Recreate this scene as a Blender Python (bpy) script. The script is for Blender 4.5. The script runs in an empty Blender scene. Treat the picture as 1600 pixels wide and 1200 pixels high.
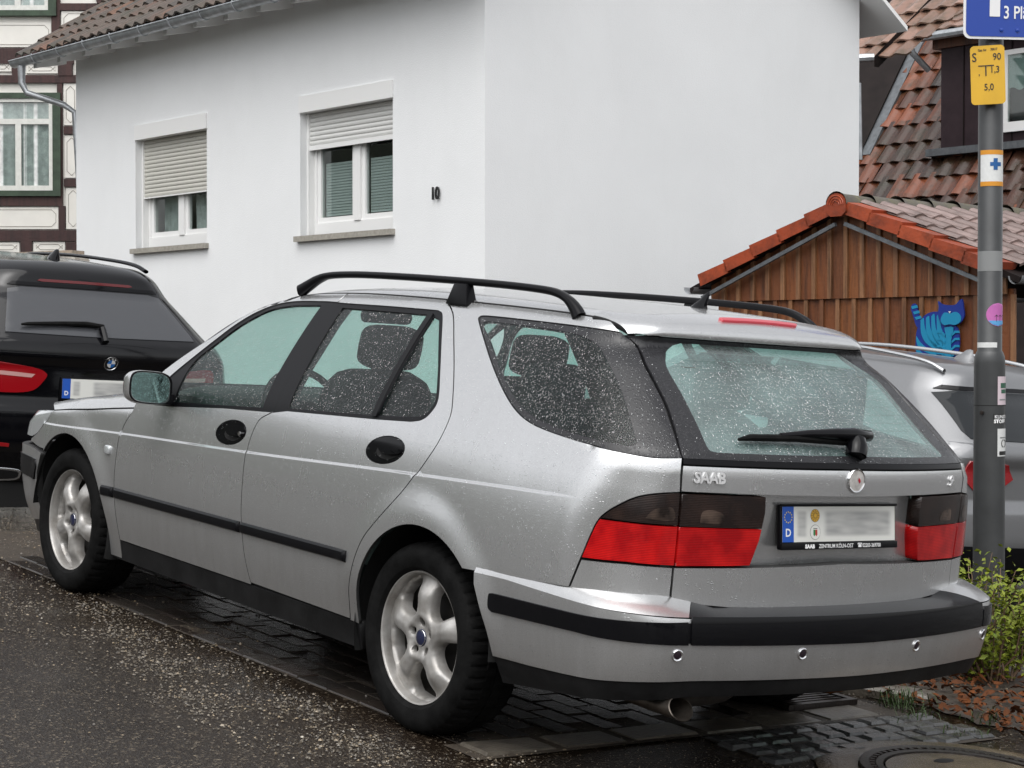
import bpy, bmesh, math, random
import numpy as np
from mathutils import Matrix, Vector
from mathutils.geometry import delaunay_2d_cdt
SCN = bpy.context.scene
COL = SCN.collection
random.seed(7); RNG = np.random.default_rng(7)
PI = math.pi
# ------------------------------------------------------------------ camera
FPX = 3002.98; PITCH = 0.018; HC = 1.6           # focal length in photo pixels (1600 wide), pitch down, eye height
cam_d = bpy.data.cameras.new('camera'); cam = bpy.data.objects.new('camera', cam_d); COL.objects.link(cam)
cam_d.sensor_width = 36; cam_d.lens = FPX / 1600 * 36; cam_d.clip_start = .05; cam_d.clip_end = 2000
cam.location = (0, 0, HC); cam.rotation_euler = (PI / 2 - PITCH, 0, 0)
SCN.camera = cam
# ------------------------------------------------------------------ sky, sun, exposure (rainy overcast day)
w = bpy.data.worlds.new('World'); SCN.world = w; w.use_nodes = True
nt = w.node_tree; bg = nt.nodes['Background']
sky = nt.nodes.new('ShaderNodeTexSky'); sky.sky_type = 'NISHITA'; sky.sun_disc = False
sky.sun_elevation = math.radians(62); sky.sun_rotation = math.radians(200); sky.air_density = 1.0; sky.dust_density = 3.0; sky.ozone_density = 1.0
hs = nt.nodes.new('ShaderNodeHueSaturation'); hs.inputs['Saturation'].default_value = .12
nt.links.new(sky.outputs[0], hs.inputs['Color']); nt.links.new(hs.outputs[0], bg.inputs[0]); bg.inputs[1].default_value = .15
sun_d = bpy.data.lights.new('sun', 'SUN'); sun = bpy.data.objects.new('sun', sun_d); COL.objects.link(sun)
sun_d.energy = 1.1; sun_d.angle = math.radians(80); sun_d.color = (1, .985, .96)
sun.rotation_euler = (math.radians(28), 0, math.radians(-20))
vs = SCN.view_settings; vs.view_transform = 'Standard'; vs.look = 'None'; vs.exposure = .76; vs.gamma = 1; vs.use_curve_mapping = False
# ------------------------------------------------------------------ helpers
CP, SP = math.cos(PITCH), math.sin(PITCH)
def at(px, py, Y):
    """point of the place seen at a photo pixel, Y metres ahead of the camera"""
    u, v = (px - 800) / FPX, (py - 600) / FPX
    d = Vector((u, CP - v * SP, -SP - v * CP)); return Vector((0, 0, HC)) + d * (Y / d.y)
CARM = Matrix(((-.60984055, -.78808556, .08375946, .33015), (.78891107, -.61373556, -.03105873, 6.92344), (.07588290, .04713737, .99600201, .28284), (0, 0, 0, 1)))
def cw(x, y, z=0): return CARM @ Vector((x, y, z))      # tilted street plane (car coordinates) -> world
def nod(nt_, kind, **kw):
    n = nt_.nodes.new(kind)
    for k, v in kw.items():
        if k in n.inputs: n.inputs[k].default_value = v
        else: setattr(n, k, v)
    return n
MATS = {}
def mat(name, col=(.5, .5, .5), rough=.5, metal=0., coat=0., var=0., vscale=8., bump=0., bscale=60., bdet=3., col2=None, rough2=None, spec=.5, coatr=.05, gen=False, ior=1.5):
    m = bpy.data.materials.new(name); m.use_nodes = True; t = m.node_tree; p = t.nodes['Principled BSDF']; L = t.links.new
    p.inputs['Base Color'].default_value = (*col, 1); p.inputs['Roughness'].default_value = rough; p.inputs['Metallic'].default_value = metal
    p.inputs['Coat Weight'].default_value = coat; p.inputs['Coat Roughness'].default_value = coatr; p.inputs['Specular IOR Level'].default_value = spec
    tc = t.nodes.new('ShaderNodeTexCoord'); vec = tc.outputs['Object']
    if var > 0 or col2:
        n = nod(t, 'ShaderNodeTexNoise', Scale=vscale, Detail=6.0, Roughness=.6); L(vec, n.inputs['Vector'])
        r = nod(t, 'ShaderNodeValToRGB'); L(n.outputs[0], r.inputs[0]); r.color_ramp.elements[0].position = .32; r.color_ramp.elements[1].position = .68
        c2 = col2 or tuple(max(0, c * (1 - var)) for c in col)
        r.color_ramp.elements[0].color = (*c2, 1); r.color_ramp.elements[1].color = (*[min(1, c * (1 + var * .5)) for c in col], 1)
        L(r.outputs[0], p.inputs['Base Color'])
        if rough2 is not None:
            mr = nod(t, 'ShaderNodeMapRange'); L(n.outputs[0], mr.inputs[0]); mr.inputs[1].default_value = .35; mr.inputs[2].default_value = .65; mr.inputs[3].default_value = rough2; mr.inputs[4].default_value = rough; L(mr.outputs[0], p.inputs['Roughness'])
    if bump > 0:
        n = nod(t, 'ShaderNodeTexNoise', Scale=bscale, Detail=bdet); L(vec, n.inputs['Vector'])
        b = nod(t, 'ShaderNodeBump', Strength=bump, Distance=.01); L(n.outputs[0], b.inputs['Height']); L(b.outputs[0], p.inputs['Normal'])
    m['p'] = 1; MATS[name] = m; return m
def tag(o, label=None, cat=None, group=None, kind=None):
    if label: o['label'] = label
    if cat: o['category'] = cat
    if group: o['group'] = group
    if kind: o['kind'] = kind
    return o
def empty(name, M=None, label=None, cat=None, group=None):
    o = bpy.data.objects.new(name, None); o.empty_display_size = .2; COL.objects.link(o)
    if M is not None: o.matrix_world = M
    return tag(o, label, cat, group)
def link(name, me, m=None, parent=None):
    o = bpy.data.objects.new(name, me); COL.objects.link(o)
    if m is not None and not me.materials: me.materials.append(MATS[m] if isinstance(m, str) else m)
    if parent is not None: o.parent = parent
    return o
def mesh(name, V, Fc, m=None, parent=None, smooth=False, normals=None):
    me = bpy.data.meshes.new(name); me.from_pydata([tuple(map(float, v)) for v in V], [], [tuple(map(int, f)) for f in Fc]); me.update()
    if smooth or normals is not None: me.polygons.foreach_set('use_smooth', [True] * len(me.polygons))
    if normals is not None: me.normals_split_custom_set_from_vertices([tuple(map(float, n)) for n in normals])
    return link(name, me, m, parent)
class MB:
    """collects simple solids of ONE part, then links them as one mesh"""
    def __init__(s): s.V = []; s.F = []
    def add(s, V, Fc):
        k = len(s.V); s.V += [tuple(v) for v in V]; s.F += [tuple(i + k for i in f) for f in Fc]; return s
    def hexa(s, P): return s.add(P, [(0, 3, 2, 1), (4, 5, 6, 7), (0, 1, 5, 4), (1, 2, 6, 5), (2, 3, 7, 6), (3, 0, 4, 7)])
    def box(s, a, b):
        (x0, y0, z0), (x1, y1, z1) = a, b
        return s.hexa([(x0, y0, z0), (x1, y0, z0), (x1, y1, z0), (x0, y1, z0), (x0, y0, z1), (x1, y0, z1), (x1, y1, z1), (x0, y1, z1)])
    def fbox(s, o, ex, ey, ez, a, b):
        """box in a frame (o, ex, ey, ez)"""
        P = [];
        for z in (a[2], b[2]):
            for x, y in ((a[0], a[1]), (b[0], a[1]), (b[0], b[1]), (a[0], b[1])): P.append(tuple(o + ex * x + ey * y + ez * z))
        return s.hexa(P)
    def tube(s, pts, r, n=10, caps=True):
        pts = [Vector(p) for p in pts]; rs = r if isinstance(r, (list, tuple)) else [r] * len(pts); V = []; ref = Vector((0, 0, 1))
        for i, p in enumerate(pts):
            t = (pts[min(i + 1, len(pts) - 1)] - pts[max(i - 1, 0)]).normalized()
            if abs(t.dot(ref)) > .95: ref = Vector((1, 0, 0))
            a = t.cross(ref).normalized(); b = t.cross(a)
            for k in range(n):
                th = 2 * PI * k / n; V.append(p + (a * math.cos(th) + b * math.sin(th)) * rs[i])
        Fc = [(i * n + k, i * n + (k + 1) % n, (i + 1) * n + (k + 1) % n, (i + 1) * n + k) for i in range(len(pts) - 1) for k in range(n)]
        if caps: Fc += [tuple(range(n - 1, -1, -1)), tuple((len(pts) - 1) * n + k for k in range(n))]
        return s.add(V, Fc)
    def lathe(s, prof, n=48, axis='y', c=(0, 0, 0), a0=0, a1=2 * PI):
        V = []; full = abs(a1 - a0 - 2 * PI) < 1e-6; m_ = n if full else n + 1
        for i in range(m_):
            th = a0 + (a1 - a0) * i / n
            for r, h in prof:
                q = (r * math.cos(th), h, r * math.sin(th)) if axis == 'y' else (r * math.cos(th), r * math.sin(th), h) if axis == 'z' else (h, r * math.cos(th), r * math.sin(th))
                V.append((q[0] + c[0], q[1] + c[1], q[2] + c[2]))
        k = len(prof); Fc = []
        for i in range(n):
            j = (i + 1) % m_
            for q in range(k - 1): Fc.append((i * k + q, i * k + q + 1, j * k + q + 1, j * k + q))
        return s.add(V, Fc)
    def quad(s, c, size, e=.35, n=20, M=None):
        """superquadric cushion"""
        V = []; Fc = []; pw = lambda v: math.copysign(abs(v) ** e, v)
        for i in range(n // 2 + 1):
            a = -PI / 2 + PI * i / (n // 2)
            for j in range(n):
                b = 2 * PI * j / n
                q = Vector((pw(math.cos(a)) * pw(math.cos(b)) * size[0] / 2, pw(math.cos(a)) * pw(math.sin(b)) * size[1] / 2, pw(math.sin(a)) * size[2] / 2))
                if M is not None: q = M @ q
                V.append(q + Vector(c))
        for i in range(n // 2):
            for j in range(n): Fc.append((i * n + j, i * n + (j + 1) % n, (i + 1) * n + (j + 1) % n, (i + 1) * n + j))
        return s.add(V, Fc)
    def build(s, name, m, parent=None, smooth=False, bevel=0, sharp=None):
        me = bpy.data.meshes.new(name); me.from_pydata([tuple(v) for v in s.V], [], s.F); me.update()
        if bevel or smooth:
            b = bmesh.new(); b.from_mesh(me)
            if smooth: bmesh.ops.recalc_face_normals(b, faces=b.faces)
            if bevel: bmesh.ops.bevel(b, geom=b.edges[:], offset=bevel, segments=2, affect='EDGES', profile=.6)
            b.to_mesh(me); b.free()
        if smooth:
            me.polygons.foreach_set('use_smooth', [True] * len(me.polygons))
            me.set_sharp_from_angle(angle=math.radians(sharp or 40))
        return link(name, me, m, parent)
def text(parent, body, size, o, ex, ey, m, name='lettering', ext=.0, bold=0., sx=1., align='LEFT', lift=.002):
    cu = bpy.data.curves.new(name, 'FONT'); cu.body = body; cu.size = size; cu.extrude = ext; cu.offset = bold; cu.align_x = align; cu.resolution_u = 3
    tmp = bpy.data.objects.new('tmp', cu); me = bpy.data.meshes.new_from_object(tmp); bpy.data.objects.remove(tmp); bpy.data.curves.remove(cu)
    o = Vector(o); ex = Vector(ex).normalized(); ey = Vector(ey).normalized(); ez = ex.cross(ey)
    for v in me.vertices: v.co = o + ex * v.co.x * sx + ey * v.co.y + ez * (v.co.z + lift + ext)
    me.materials.clear(); me.name = name
    return link(name, me, m, parent)
def crv(P, n=6):
    """Catmull-Rom through points"""
    P = [np.array(p, float) for p in P]; out = []
    for i in range(len(P) - 1):
        a, b, c, d = P[max(i - 1, 0)], P[i], P[i + 1], P[min(i + 2, len(P) - 1)]
        for k in range(n):
            t = k / n; out.append(.5 * ((2 * b) + (c - a) * t + (2 * a - 5 * b + 4 * c - d) * t * t + (-a + 3 * b - 3 * c + d) * t ** 3))
    out.append(P[-1]); return [tuple(p) for p in out]
def inpoly(x, y, P):
    P = np.asarray(P); r = np.zeros(len(x), bool); j = len(P) - 1
    for i in range(len(P)):
        xi, yi = P[i]; xj, yj = P[j]
        if yi != yj: r ^= ((yi > y) != (yj > y)) & (x < (xj - xi) * (y - yi) / (yj - yi) + xi)
        j = i
    return r
def pdist(x, y, P):
    P = np.asarray(P); d = np.full(len(x), 9.)
    for i in range(len(P)):
        a = P[i - 1]; b = P[i]; e = b - a; L2 = max(e @ e, 1e-12)
        t = np.clip(((x - a[0]) * e[0] + (y - a[1]) * e[1]) / L2, 0, 1)
        d = np.minimum(d, np.hypot(x - a[0] - t * e[0], y - a[1] - t * e[1]))
    return d
def resample(P, h):
    out = []
    for i in range(len(P)):
        a = np.array(P[i], float); b = np.array(P[(i + 1) % len(P)], float); k = max(1, int(math.ceil(np.linalg.norm(b - a) / h)))
        for q in range(k): out.append(a + (b - a) * q / k)
    o2 = [out[0]]
    for p in out[1:]:
        if np.linalg.norm(p - o2[-1]) > 1e-4: o2.append(p)
    if np.linalg.norm(o2[-1] - o2[0]) < 1e-4: o2.pop()
    return np.array(o2)
def area2(P):
    P = np.asarray(P); return .5 * np.sum(P[:, 0] * np.roll(P[:, 1], -1) - np.roll(P[:, 0], -1) * P[:, 1])
def inset(P, g):
    if g == 0: return P
    s = 1 if area2(P) > 0 else -1; out = []; n = len(P)
    for i in range(n):
        a = P[i] - P[i - 1]; b = P[(i + 1) % n] - P[i]; a = a / np.linalg.norm(a); b = b / np.linalg.norm(b)
        na = np.array([-a[1], a[0]]) * s; nb = np.array([-b[1], b[0]]) * s; m = na + nb; q = m @ m
        m = m / max(q / 2, .6) if q > 1e-6 else na
        out.append(P[i] + m * g)
    return np.array(out)
def tri2d(outl, holes=(), h=.03, gap=0., extra=None):
    """triangulate a 2-D outline with an even filling of inner points"""
    P = inset(resample(outl, h * .8), gap); H = [inset(resample(q, h * .8), -gap) for q in holes]
    lo, hi = P.min(0), P.max(0); gx = np.arange(lo[0], hi[0], h); gy = np.arange(lo[1], hi[1], h * .87)
    X, Y = np.meshgrid(gx, gy); X[1::2] += h / 2; X = X.ravel(); Y = Y.ravel()
    k = inpoly(X, Y, P)
    X, Y = X[k], Y[k]
    k = pdist(X, Y, P) > h * .45
    for q in H: k &= ~inpoly(X, Y, q) & (pdist(X, Y, q) > h * .45)
    if extra is not None and len(extra):
        E = np.asarray(extra); ke = inpoly(E[:, 0], E[:, 1], P)
        E = E[ke]; ke = pdist(E[:, 0], E[:, 1], P) > .004
        for q in H: ke &= ~inpoly(E[:, 0], E[:, 1], q) & (pdist(E[:, 0], E[:, 1], q) > .004)
        E = E[ke]
        if len(E):
            gx_ = X[k]; gy_ = Y[k]; far = np.array([np.min((E[:, 0] - a) ** 2 + ((E[:, 1] - b) * 1.6) ** 2) > (h * .55) ** 2 for a, b in zip(gx_, gy_)])
            X = np.concatenate([gx_[far], E[:, 0]]); Y = np.concatenate([gy_[far], E[:, 1]]); k = np.ones(len(X), bool)
    pts = [Vector(p) for p in P]; loops = [list(range(len(P)))]
    for q in H:
        loops.append(list(range(len(pts), len(pts) + len(q)))); pts += [Vector(p) for p in q]
    ed = [(l[i - 1], l[i]) for l in loops for i in range(len(l))]
    pts += [Vector((a, b)) for a, b in zip(X[k], Y[k])]
    v, e, f, _, _, _ = delaunay_2d_cdt(pts, ed, [], 0, 1e-7)
    v = np.array([tuple(p) for p in v]); f = np.array([t for t in f if len(t) == 3])
    c = v[f].mean(1); k = inpoly(c[:, 0], c[:, 1], P)
    for q in H: k &= ~inpoly(c[:, 0], c[:, 1], q)
    f = f[k]
    a = v[f]; s = (a[:, 1, 0] - a[:, 0, 0]) * (a[:, 2, 1] - a[:, 0, 1]) - (a[:, 2, 0] - a[:, 0, 0]) * (a[:, 1, 1] - a[:, 0, 1])
    f[s < 0] = f[s < 0][:, ::-1]
    used = np.unique(f); remap = -np.ones(len(v), int); remap[used] = np.arange(len(used))
    return v[used], remap[f]
def bedges(f):
    cnt = {}
    for t in f:
        for i in range(3): cnt[(t[i], t[(i + 1) % 3])] = 1
    return [(a, b) for a, b in cnt if (b, a) not in cnt]
# ---------- smooth tables ----------
def table(xs, ys, sig=0.0, n=1600):
    xs=np.array(xs,float); ys=np.array(ys,float)
    g=np.linspace(xs[0],xs[-1],n); h=np.diff(xs); d=np.diff(ys)/h
    m=np.zeros_like(xs); m[0]=d[0]; m[-1]=d[-1]
    for i in range(1,len(xs)-1):
        m[i]=0 if d[i-1]*d[i]<=0 else 2*d[i-1]*d[i]/(d[i-1]+d[i])
    k=np.clip(np.searchsorted(xs,g)-1,0,len(xs)-2); t=(g-xs[k])/h[k]
    v=(2*t**3-3*t**2+1)*ys[k]+(t**3-2*t**2+t)*h[k]*m[k]+(-2*t**3+3*t**2)*ys[k+1]+(t**3-t**2)*h[k]*m[k+1]
    if sig>0:
        w=int(3*sig/(g[1]-g[0])); ker=np.exp(-.5*(np.arange(-w,w+1)*(g[1]-g[0])/sig)**2); ker/=ker.sum()
        e0=v[0]-(v[1]-v[0])*np.arange(w,0,-1); e1=v[-1]+(v[-1]-v[-2])*np.arange(1,w+1)
        v=np.convolve(np.concatenate([e0,v,e1]),ker,'valid')
    def f(x):
        x=np.asarray(x,float); y=np.interp(x,g,v)
        y=np.where(x<g[0],v[0]+(x-g[0])*(v[1]-v[0])/(g[1]-g[0]),y)
        return np.where(x>g[-1],v[-1]+(x-g[-1])*(v[-1]-v[-2])/(g[1]-g[0]),y)
    return f
def sm(t): t=np.clip(t,0,1); return t*t*(3-2*t)
def rmax(a,b,r): return np.minimum(np.maximum(a,b),-r)+np.hypot(np.maximum(a+r,0),np.maximum(b+r,0))
# ---------- estate body: car coordinates, x forward from rear axle, y left, z up ----------
_prof=table([.15,.25,.31,.42,.52,.62,.72,.82,.92,.98,1.03,1.10,1.2,1.3,1.4,1.46],
            [.825,.845,.858,.878,.888,.894,.894,.888,.874,.861,.842,.806,.746,.680,.606,.558],.03)
_zc=table([-1.2,-.773,.045,1.129,2.215,3.3],[.905,.894,.86,.804,.757,.70])
def side(x,z):
    y=_prof(z)
    y=y-.066*np.maximum(-.2-x,0)**2-.095*np.maximum(x-2.4,0)**2.2
    for wx in (0.,2.703):
        d=np.hypot(x-wx,z-.317)
        y=y+.014*sm((.52-d)/.13)*sm((z-.30)/.2)
    y=y-.0065*sm((z-_zc(x))/.008+.5)*sm((x+.78)/.3)
    return y
_roof=table([-.75,-.4,0,.4,.8,1.2,1.5,1.8],[1.462,1.486,1.497,1.500,1.494,1.468,1.425,1.36],.12)
_rear=table([.50,.60,.70,.80,.90,1.0,1.045,1.10,1.20,1.30,1.372,1.392,1.42,1.45,1.50],
            [-1.074,-1.074,-1.077,-1.083,-1.09,-1.092,-1.078,-1.012,-.885,-.755,-.655,-.672,-.668,-.638,-.54],.008)
_crn=table([.5,1.0,1.1,1.385,1.5],[.22,.24,.235,.18,.18])
_ws=table([.90,1.15,1.42,1.5],[2.42,2.02,1.53,1.36],.03)
def F_cab(x,y,z):
    ay=np.abs(y)
    fs=(ay-side(x,z))*np.where(z>1,.82,1.0)
    fr=(_rear(z)+_crn(z)*y*y-x)*np.where(z>1.05,.64,.97)
    r=.17-.06*sm((z-.95)/.25)
    f=rmax(fs,fr,r)
    fz=z-(_roof(x)-.115*y*y)
    fw=(x-_ws(z)+.16*y*y)*.52
    return rmax(f,rmax(fz,fw,.05),.045)
_hood=table([1.9,2.1,2.3,2.6,3.0,3.3,3.5,3.65],[1.0,.985,.972,.942,.885,.825,.755,.66],.08)
_nose=table([.15,.3,.45,.6,.72,.85],[3.50,3.57,3.61,3.60,3.545,3.43],.03)
def F_frt(x,y,z):
    fs=np.abs(y)-side(x,z)
    fz=(z-(_hood(x)-.10*y*y))*.97
    fn=(x-_nose(z)+.25*y*y)*.97
    return rmax(rmax(fs,fn,.13),fz,.07)
_bmp=table([.24,.30,.36,.42,.48,.52,.56,.60,.64],[-1.10,-1.135,-1.165,-1.182,-1.192,-1.195,-1.193,-1.183,-1.16],.01)
def F_bmp(x,y,z):
    fs=np.abs(y)-(side(np.maximum(x,-.5),np.minimum(z,.62))-.085*np.maximum(-.45-x,0)**2*.8+.006-.03*sm((.36-z)/.14))
    fr=_bmp(z)+.2*y*y-x
    return rmax(fs,fr,.16)
def F_fbm(x,y,z):
    fs=np.abs(y)-(side(x,z)+.006-.02*sm((.34-z)/.14))
    fn=(x-_nose(z)-.04+.24*y*y)*.97
    return rmax(fs,fn,.14)
# ---------- projections (u,v) -> ray ----------
SC=-.5-.8*math.pi/2
def wrap(u,v):
    u=np.asarray(u,float); v=np.asarray(v,float)
    pb=np.maximum(-.5-u,0)/.8; pf=np.maximum(u-2.75,0)/.8
    ox=np.clip(u,-.5,2.75)
    o=np.stack([ox,0*ox,v],-1); ph=pb-pf
    d=np.stack([-np.sin(ph),np.cos(ph),0*ph],-1)
    return o,d,1.5
def top(u,v):
    u=np.asarray(u,float); v=np.asarray(v,float)
    return np.stack([u,v,0*u+.6],-1),np.stack([0*u,0*u,0*u+1],-1),1.4
def spoil(u,v):   # u = y, v = angle from rearward to up
    u=np.asarray(u,float); v=np.asarray(v,float)
    return np.stack([0*u-.40,u,0*u+1.25],-1),np.stack([-np.cos(v),0*u,np.sin(v)],-1),.9
def cast(F,o,d,tm,it=44):
    a=np.zeros(len(o)); b=np.full(len(o),float(tm))
    for _ in range(it):
        m=.5*(a+b); p=o+d*m[:,None]; ins=F(p[:,0],p[:,1],p[:,2])<0
        a=np.where(ins,m,a); b=np.where(ins,b,m)
    return o+d*(.5*(a+b))[:,None]
def grad(F,p,h=1e-3):
    x,y,z=p.T
    g=np.stack([F(x+h,y,z)-F(x-h,y,z),F(x,y+h,z)-F(x,y-h,z),F(x,y,z+h)-F(x,y,z-h)],-1)
    return g/np.maximum(np.linalg.norm(g,axis=1),1e-9)[:,None]
# ------------------------------------------------------------------ car panels: outline in (u,v) cast on a body shape
def panel(name, m, parent, outl, F, proj=wrap, holes=(), h=.03, gap=.0022, off=0., rim=.014, mirror=False, extra=None):
    v, f = tri2d(outl, holes, h, gap, extra)
    o, d, tm = proj(v[:, 0], v[:, 1]); P = cast(F, o, d, tm); N = grad(F, P)
    oo = off(v[:, 0], v[:, 1]) if callable(off) else off
    P = P + N * (oo[:, None] if hasattr(oo, '__len__') else oo)
    # orientation
    a, b, c = P[f[:, 0]], P[f[:, 1]], P[f[:, 2]]
    fn = np.cross(b - a, c - a); s = np.sum(fn * N[f[:, 0]], 1).sum()
    if s < 0: f = f[:, ::-1]
    V = [P]; NN = [N]; FF = [tuple(t) for t in f]
    if rim > 0:
        be = bedges(f); idx = {}; rv = []; rn = []; k = len(P)
        for a, b in be:
            e = P[b] - P[a]; out = np.cross(e, N[a]); out /= max(np.linalg.norm(out), 1e-9)
            for q in (a, b):
                if q not in idx: idx[q] = [len(rv), np.zeros(3)]; rv.append(q)
                idx[q][1] += out
        top_ = [P[q] for q in rv]; bot = [P[q] - N[q] * rim for q in rv]; on = [idx[q][1] / max(np.linalg.norm(idx[q][1]), 1e-9) for q in rv]
        mixn = [(x * .75 + N[q] * .6) for x, q in zip(on, rv)]; mixn = [x / np.linalg.norm(x) for x in mixn]
        V += [np.array(top_), np.array(bot)]; NN += [np.array(mixn), np.array(on)]; n = len(rv)
        for a, b in be: FF.append((k + idx[b][0], k + idx[a][0], k + n + idx[a][0], k + n + idx[b][0]))
    V = np.concatenate(V); NN = np.concatenate(NN)
    if mirror: V = V * [1, -1, 1]; NN = NN * [1, -1, 1]; FF = [t[::-1] for t in FF]
    ob = mesh(name, V, FF, m, parent, normals=NN)
    if rim > 0 and m in ('silver_paint',):
        ob.data.materials.append(MATS['shade_black'])  # panel edges coloured black, the shade inside the gaps put into the colour
        for i in range(len(f), len(ob.data.polygons)): ob.data.polygons[i].material_index = 1
    return ob
def loft(name, m, parent, rows, closed=False, mirror=False, sharp=40):
    """rows: list of equally long point lists"""
    R_ = [np.asarray(r, float) for r in rows]; n = len(R_[0]); V = np.concatenate(R_); Fc = []
    for i in range(len(R_) - 1):
        for k in range(n if closed else n - 1): Fc.append((i * n + k, i * n + (k + 1) % n, (i + 1) * n + (k + 1) % n, (i + 1) * n + k))
    if mirror: V = V * [1, -1, 1]; Fc = [t[::-1] for t in Fc]
    mb = MB(); mb.add([tuple(v) for v in V], Fc); return mb.build(name, m, parent, smooth=True, sharp=sharp)
def onsurf(F, u, v, proj=wrap, off=0.):
    u = np.atleast_1d(np.asarray(u, float)); v = np.atleast_1d(np.asarray(v, float)); o, d, tm = proj(u, v); P = cast(F, o, d, tm); N = grad(F, P)
    return P + N * off, N
def mir(P, c=SC): return [(2 * c - p[0], p[1]) for p in P]
def both(left):       # left half of an outline running top-centre -> left -> bottom-centre, closed with its mirror image
    return list(left) + mir(left)[::-1]
def hoodp(u, v):
    u = np.asarray(u, float); v = np.asarray(v, float)
    return np.stack([u, 0 * u, 0 * u + .5], -1), np.stack([0 * u, np.cos(v), np.sin(v)], -1), 1.3
def windp(u, v):
    u = np.asarray(u, float); v = np.asarray(v, float)
    return np.stack([0 * u + 1.25, u, 0 * u + .80], -1), np.stack([np.cos(v), 0 * u, np.sin(v)], -1), 1.6
# ---- car materials
def glass_mat(name, tint, haze=.05, bumps=.25, scale=90., strx=1., sky_sheen=0., refl=.085):
    m = bpy.data.materials.new(name); m.use_nodes = True; t = m.node_tree; t.nodes.clear(); L = t.links.new
    out = nod(t, 'ShaderNodeOutputMaterial'); tr = nod(t, 'ShaderNodeBsdfTransparent'); tr.inputs[0].default_value = (*tint, 1)
    gl = nod(t, 'ShaderNodeBsdfGlossy', Roughness=.04); df = nod(t, 'ShaderNodeBsdfDiffuse'); df.inputs[0].default_value = (.52, .76, .73, 1)
    tc = nod(t, 'ShaderNodeTexCoord'); mp = nod(t, 'ShaderNodeMapping'); mp.inputs['Scale'].default_value = (1, 1, strx); L(tc.outputs['Object'], mp.inputs[0])
    vo = nod(t, 'ShaderNodeTexVoronoi', Scale=scale, Randomness=1.0); L(tc.outputs['Object'], vo.inputs['Vector'])
    no = nod(t, 'ShaderNodeTexNoise', Scale=scale * .5, Detail=4.0, Roughness=.6); L(mp.outputs[0], no.inputs['Vector'])
    ramp = nod(t, 'ShaderNodeMapRange'); L(vo.outputs['Distance'], ramp.inputs[0]); ramp.inputs[1].default_value = .10; ramp.inputs[2].default_value = .38; ramp.inputs[3].default_value = .45; ramp.inputs[4].default_value = 0
    st = nod(t, 'ShaderNodeMapRange'); L(no.outputs[0], st.inputs[0]); st.inputs[1].default_value = .46; st.inputs[2].default_value = .62
    mul = nod(t, 'ShaderNodeMath', operation='ADD'); L(ramp.outputs[0], mul.inputs[0]); L(st.outputs[0], mul.inputs[1])
    big = nod(t, 'ShaderNodeTexNoise', Scale=3.0, Detail=2.0); L(tc.outputs['Object'], big.inputs['Vector'])
    sheen_mix = nod(t, 'ShaderNodeMapRange'); L(big.outputs[0], sheen_mix.inputs[0]); sheen_mix.inputs[1].default_value = .35; sheen_mix.inputs[2].default_value = .65; sheen_mix.inputs[3].default_value = sky_sheen * .35; sheen_mix.inputs[4].default_value = sky_sheen * 1.5  # pale diffuse patches painted in for the sky's reflection on the glass
    b = nod(t, 'ShaderNodeBump', Strength=bumps, Distance=.004); L(mul.outputs[0], b.inputs['Height']); L(b.outputs[0], gl.inputs['Normal'])
    lw = nod(t, 'ShaderNodeLayerWeight', Blend=.5); L(b.outputs[0], lw.inputs['Normal'])
    pw_ = nod(t, 'ShaderNodeMath', operation='POWER'); L(lw.outputs['Facing'], pw_.inputs[0]); pw_.inputs[1].default_value = 4.0
    fr = nod(t, 'ShaderNodeMath', operation='MULTIPLY_ADD'); L(pw_.outputs[0], fr.inputs[0]); fr.inputs[1].default_value = .9; fr.inputs[2].default_value = refl
    mx = nod(t, 'ShaderNodeMixShader'); L(fr.outputs[0], mx.inputs[0]); L(tr.outputs[0], mx.inputs[1]); L(gl.outputs[0], mx.inputs[2])
    hz = nod(t, 'ShaderNodeMath', operation='MULTIPLY_ADD'); L(mul.outputs[0], hz.inputs[0]); hz.inputs[1].default_value = haze; L(sheen_mix.outputs[0], hz.inputs[2])
    m2 = nod(t, 'ShaderNodeMixShader'); L(hz.outputs[0], m2.inputs[0]); L(mx.outputs[0], m2.inputs[1]); L(df.outputs[0], m2.inputs[2]); L(m2.outputs[0], out.inputs[0])
    MATS[name] = m; return m
def drops(m, scale=55., strength=.25, lo=.10, hi=.32, dist=.004, thr=.5, zs=1.):
    """rain drops standing on a painted surface"""
    t = m.node_tree; p = t.nodes['Principled BSDF']; L = t.links.new
    tc = nod(t, 'ShaderNodeTexCoord'); mp = nod(t, 'ShaderNodeMapping'); mp.inputs['Scale'].default_value = (1, 1, zs); L(tc.outputs['Object'], mp.inputs[0])
    vo = nod(t, 'ShaderNodeTexVoronoi', Scale=scale); L(mp.outputs[0], vo.inputs['Vector'])
    no = nod(t, 'ShaderNodeTexNoise', Scale=scale * .3, Detail=3.0); L(mp.outputs[0], no.inputs['Vector'])
    a = nod(t, 'ShaderNodeMapRange'); L(vo.outputs['Distance'], a.inputs[0]); a.inputs[1].default_value = lo; a.inputs[2].default_value = hi; a.inputs[3].default_value = 1; a.inputs[4].default_value = 0
    c = nod(t, 'ShaderNodeMapRange'); L(no.outputs[0], c.inputs[0]); c.inputs[1].default_value = thr; c.inputs[2].default_value = thr + .1
    mu = nod(t, 'ShaderNodeMath', operation='MULTIPLY'); L(a.outputs[0], mu.inputs[0]); L(c.outputs[0], mu.inputs[1])
    b = nod(t, 'ShaderNodeBump', Strength=strength, Distance=dist); L(mu.outputs[0], b.inputs['Height']); L(b.outputs[0], p.inputs['Normal'])
    if 'Coat Normal' in p.inputs: L(b.outputs[0], p.inputs['Coat Normal'])
    return m
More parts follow.
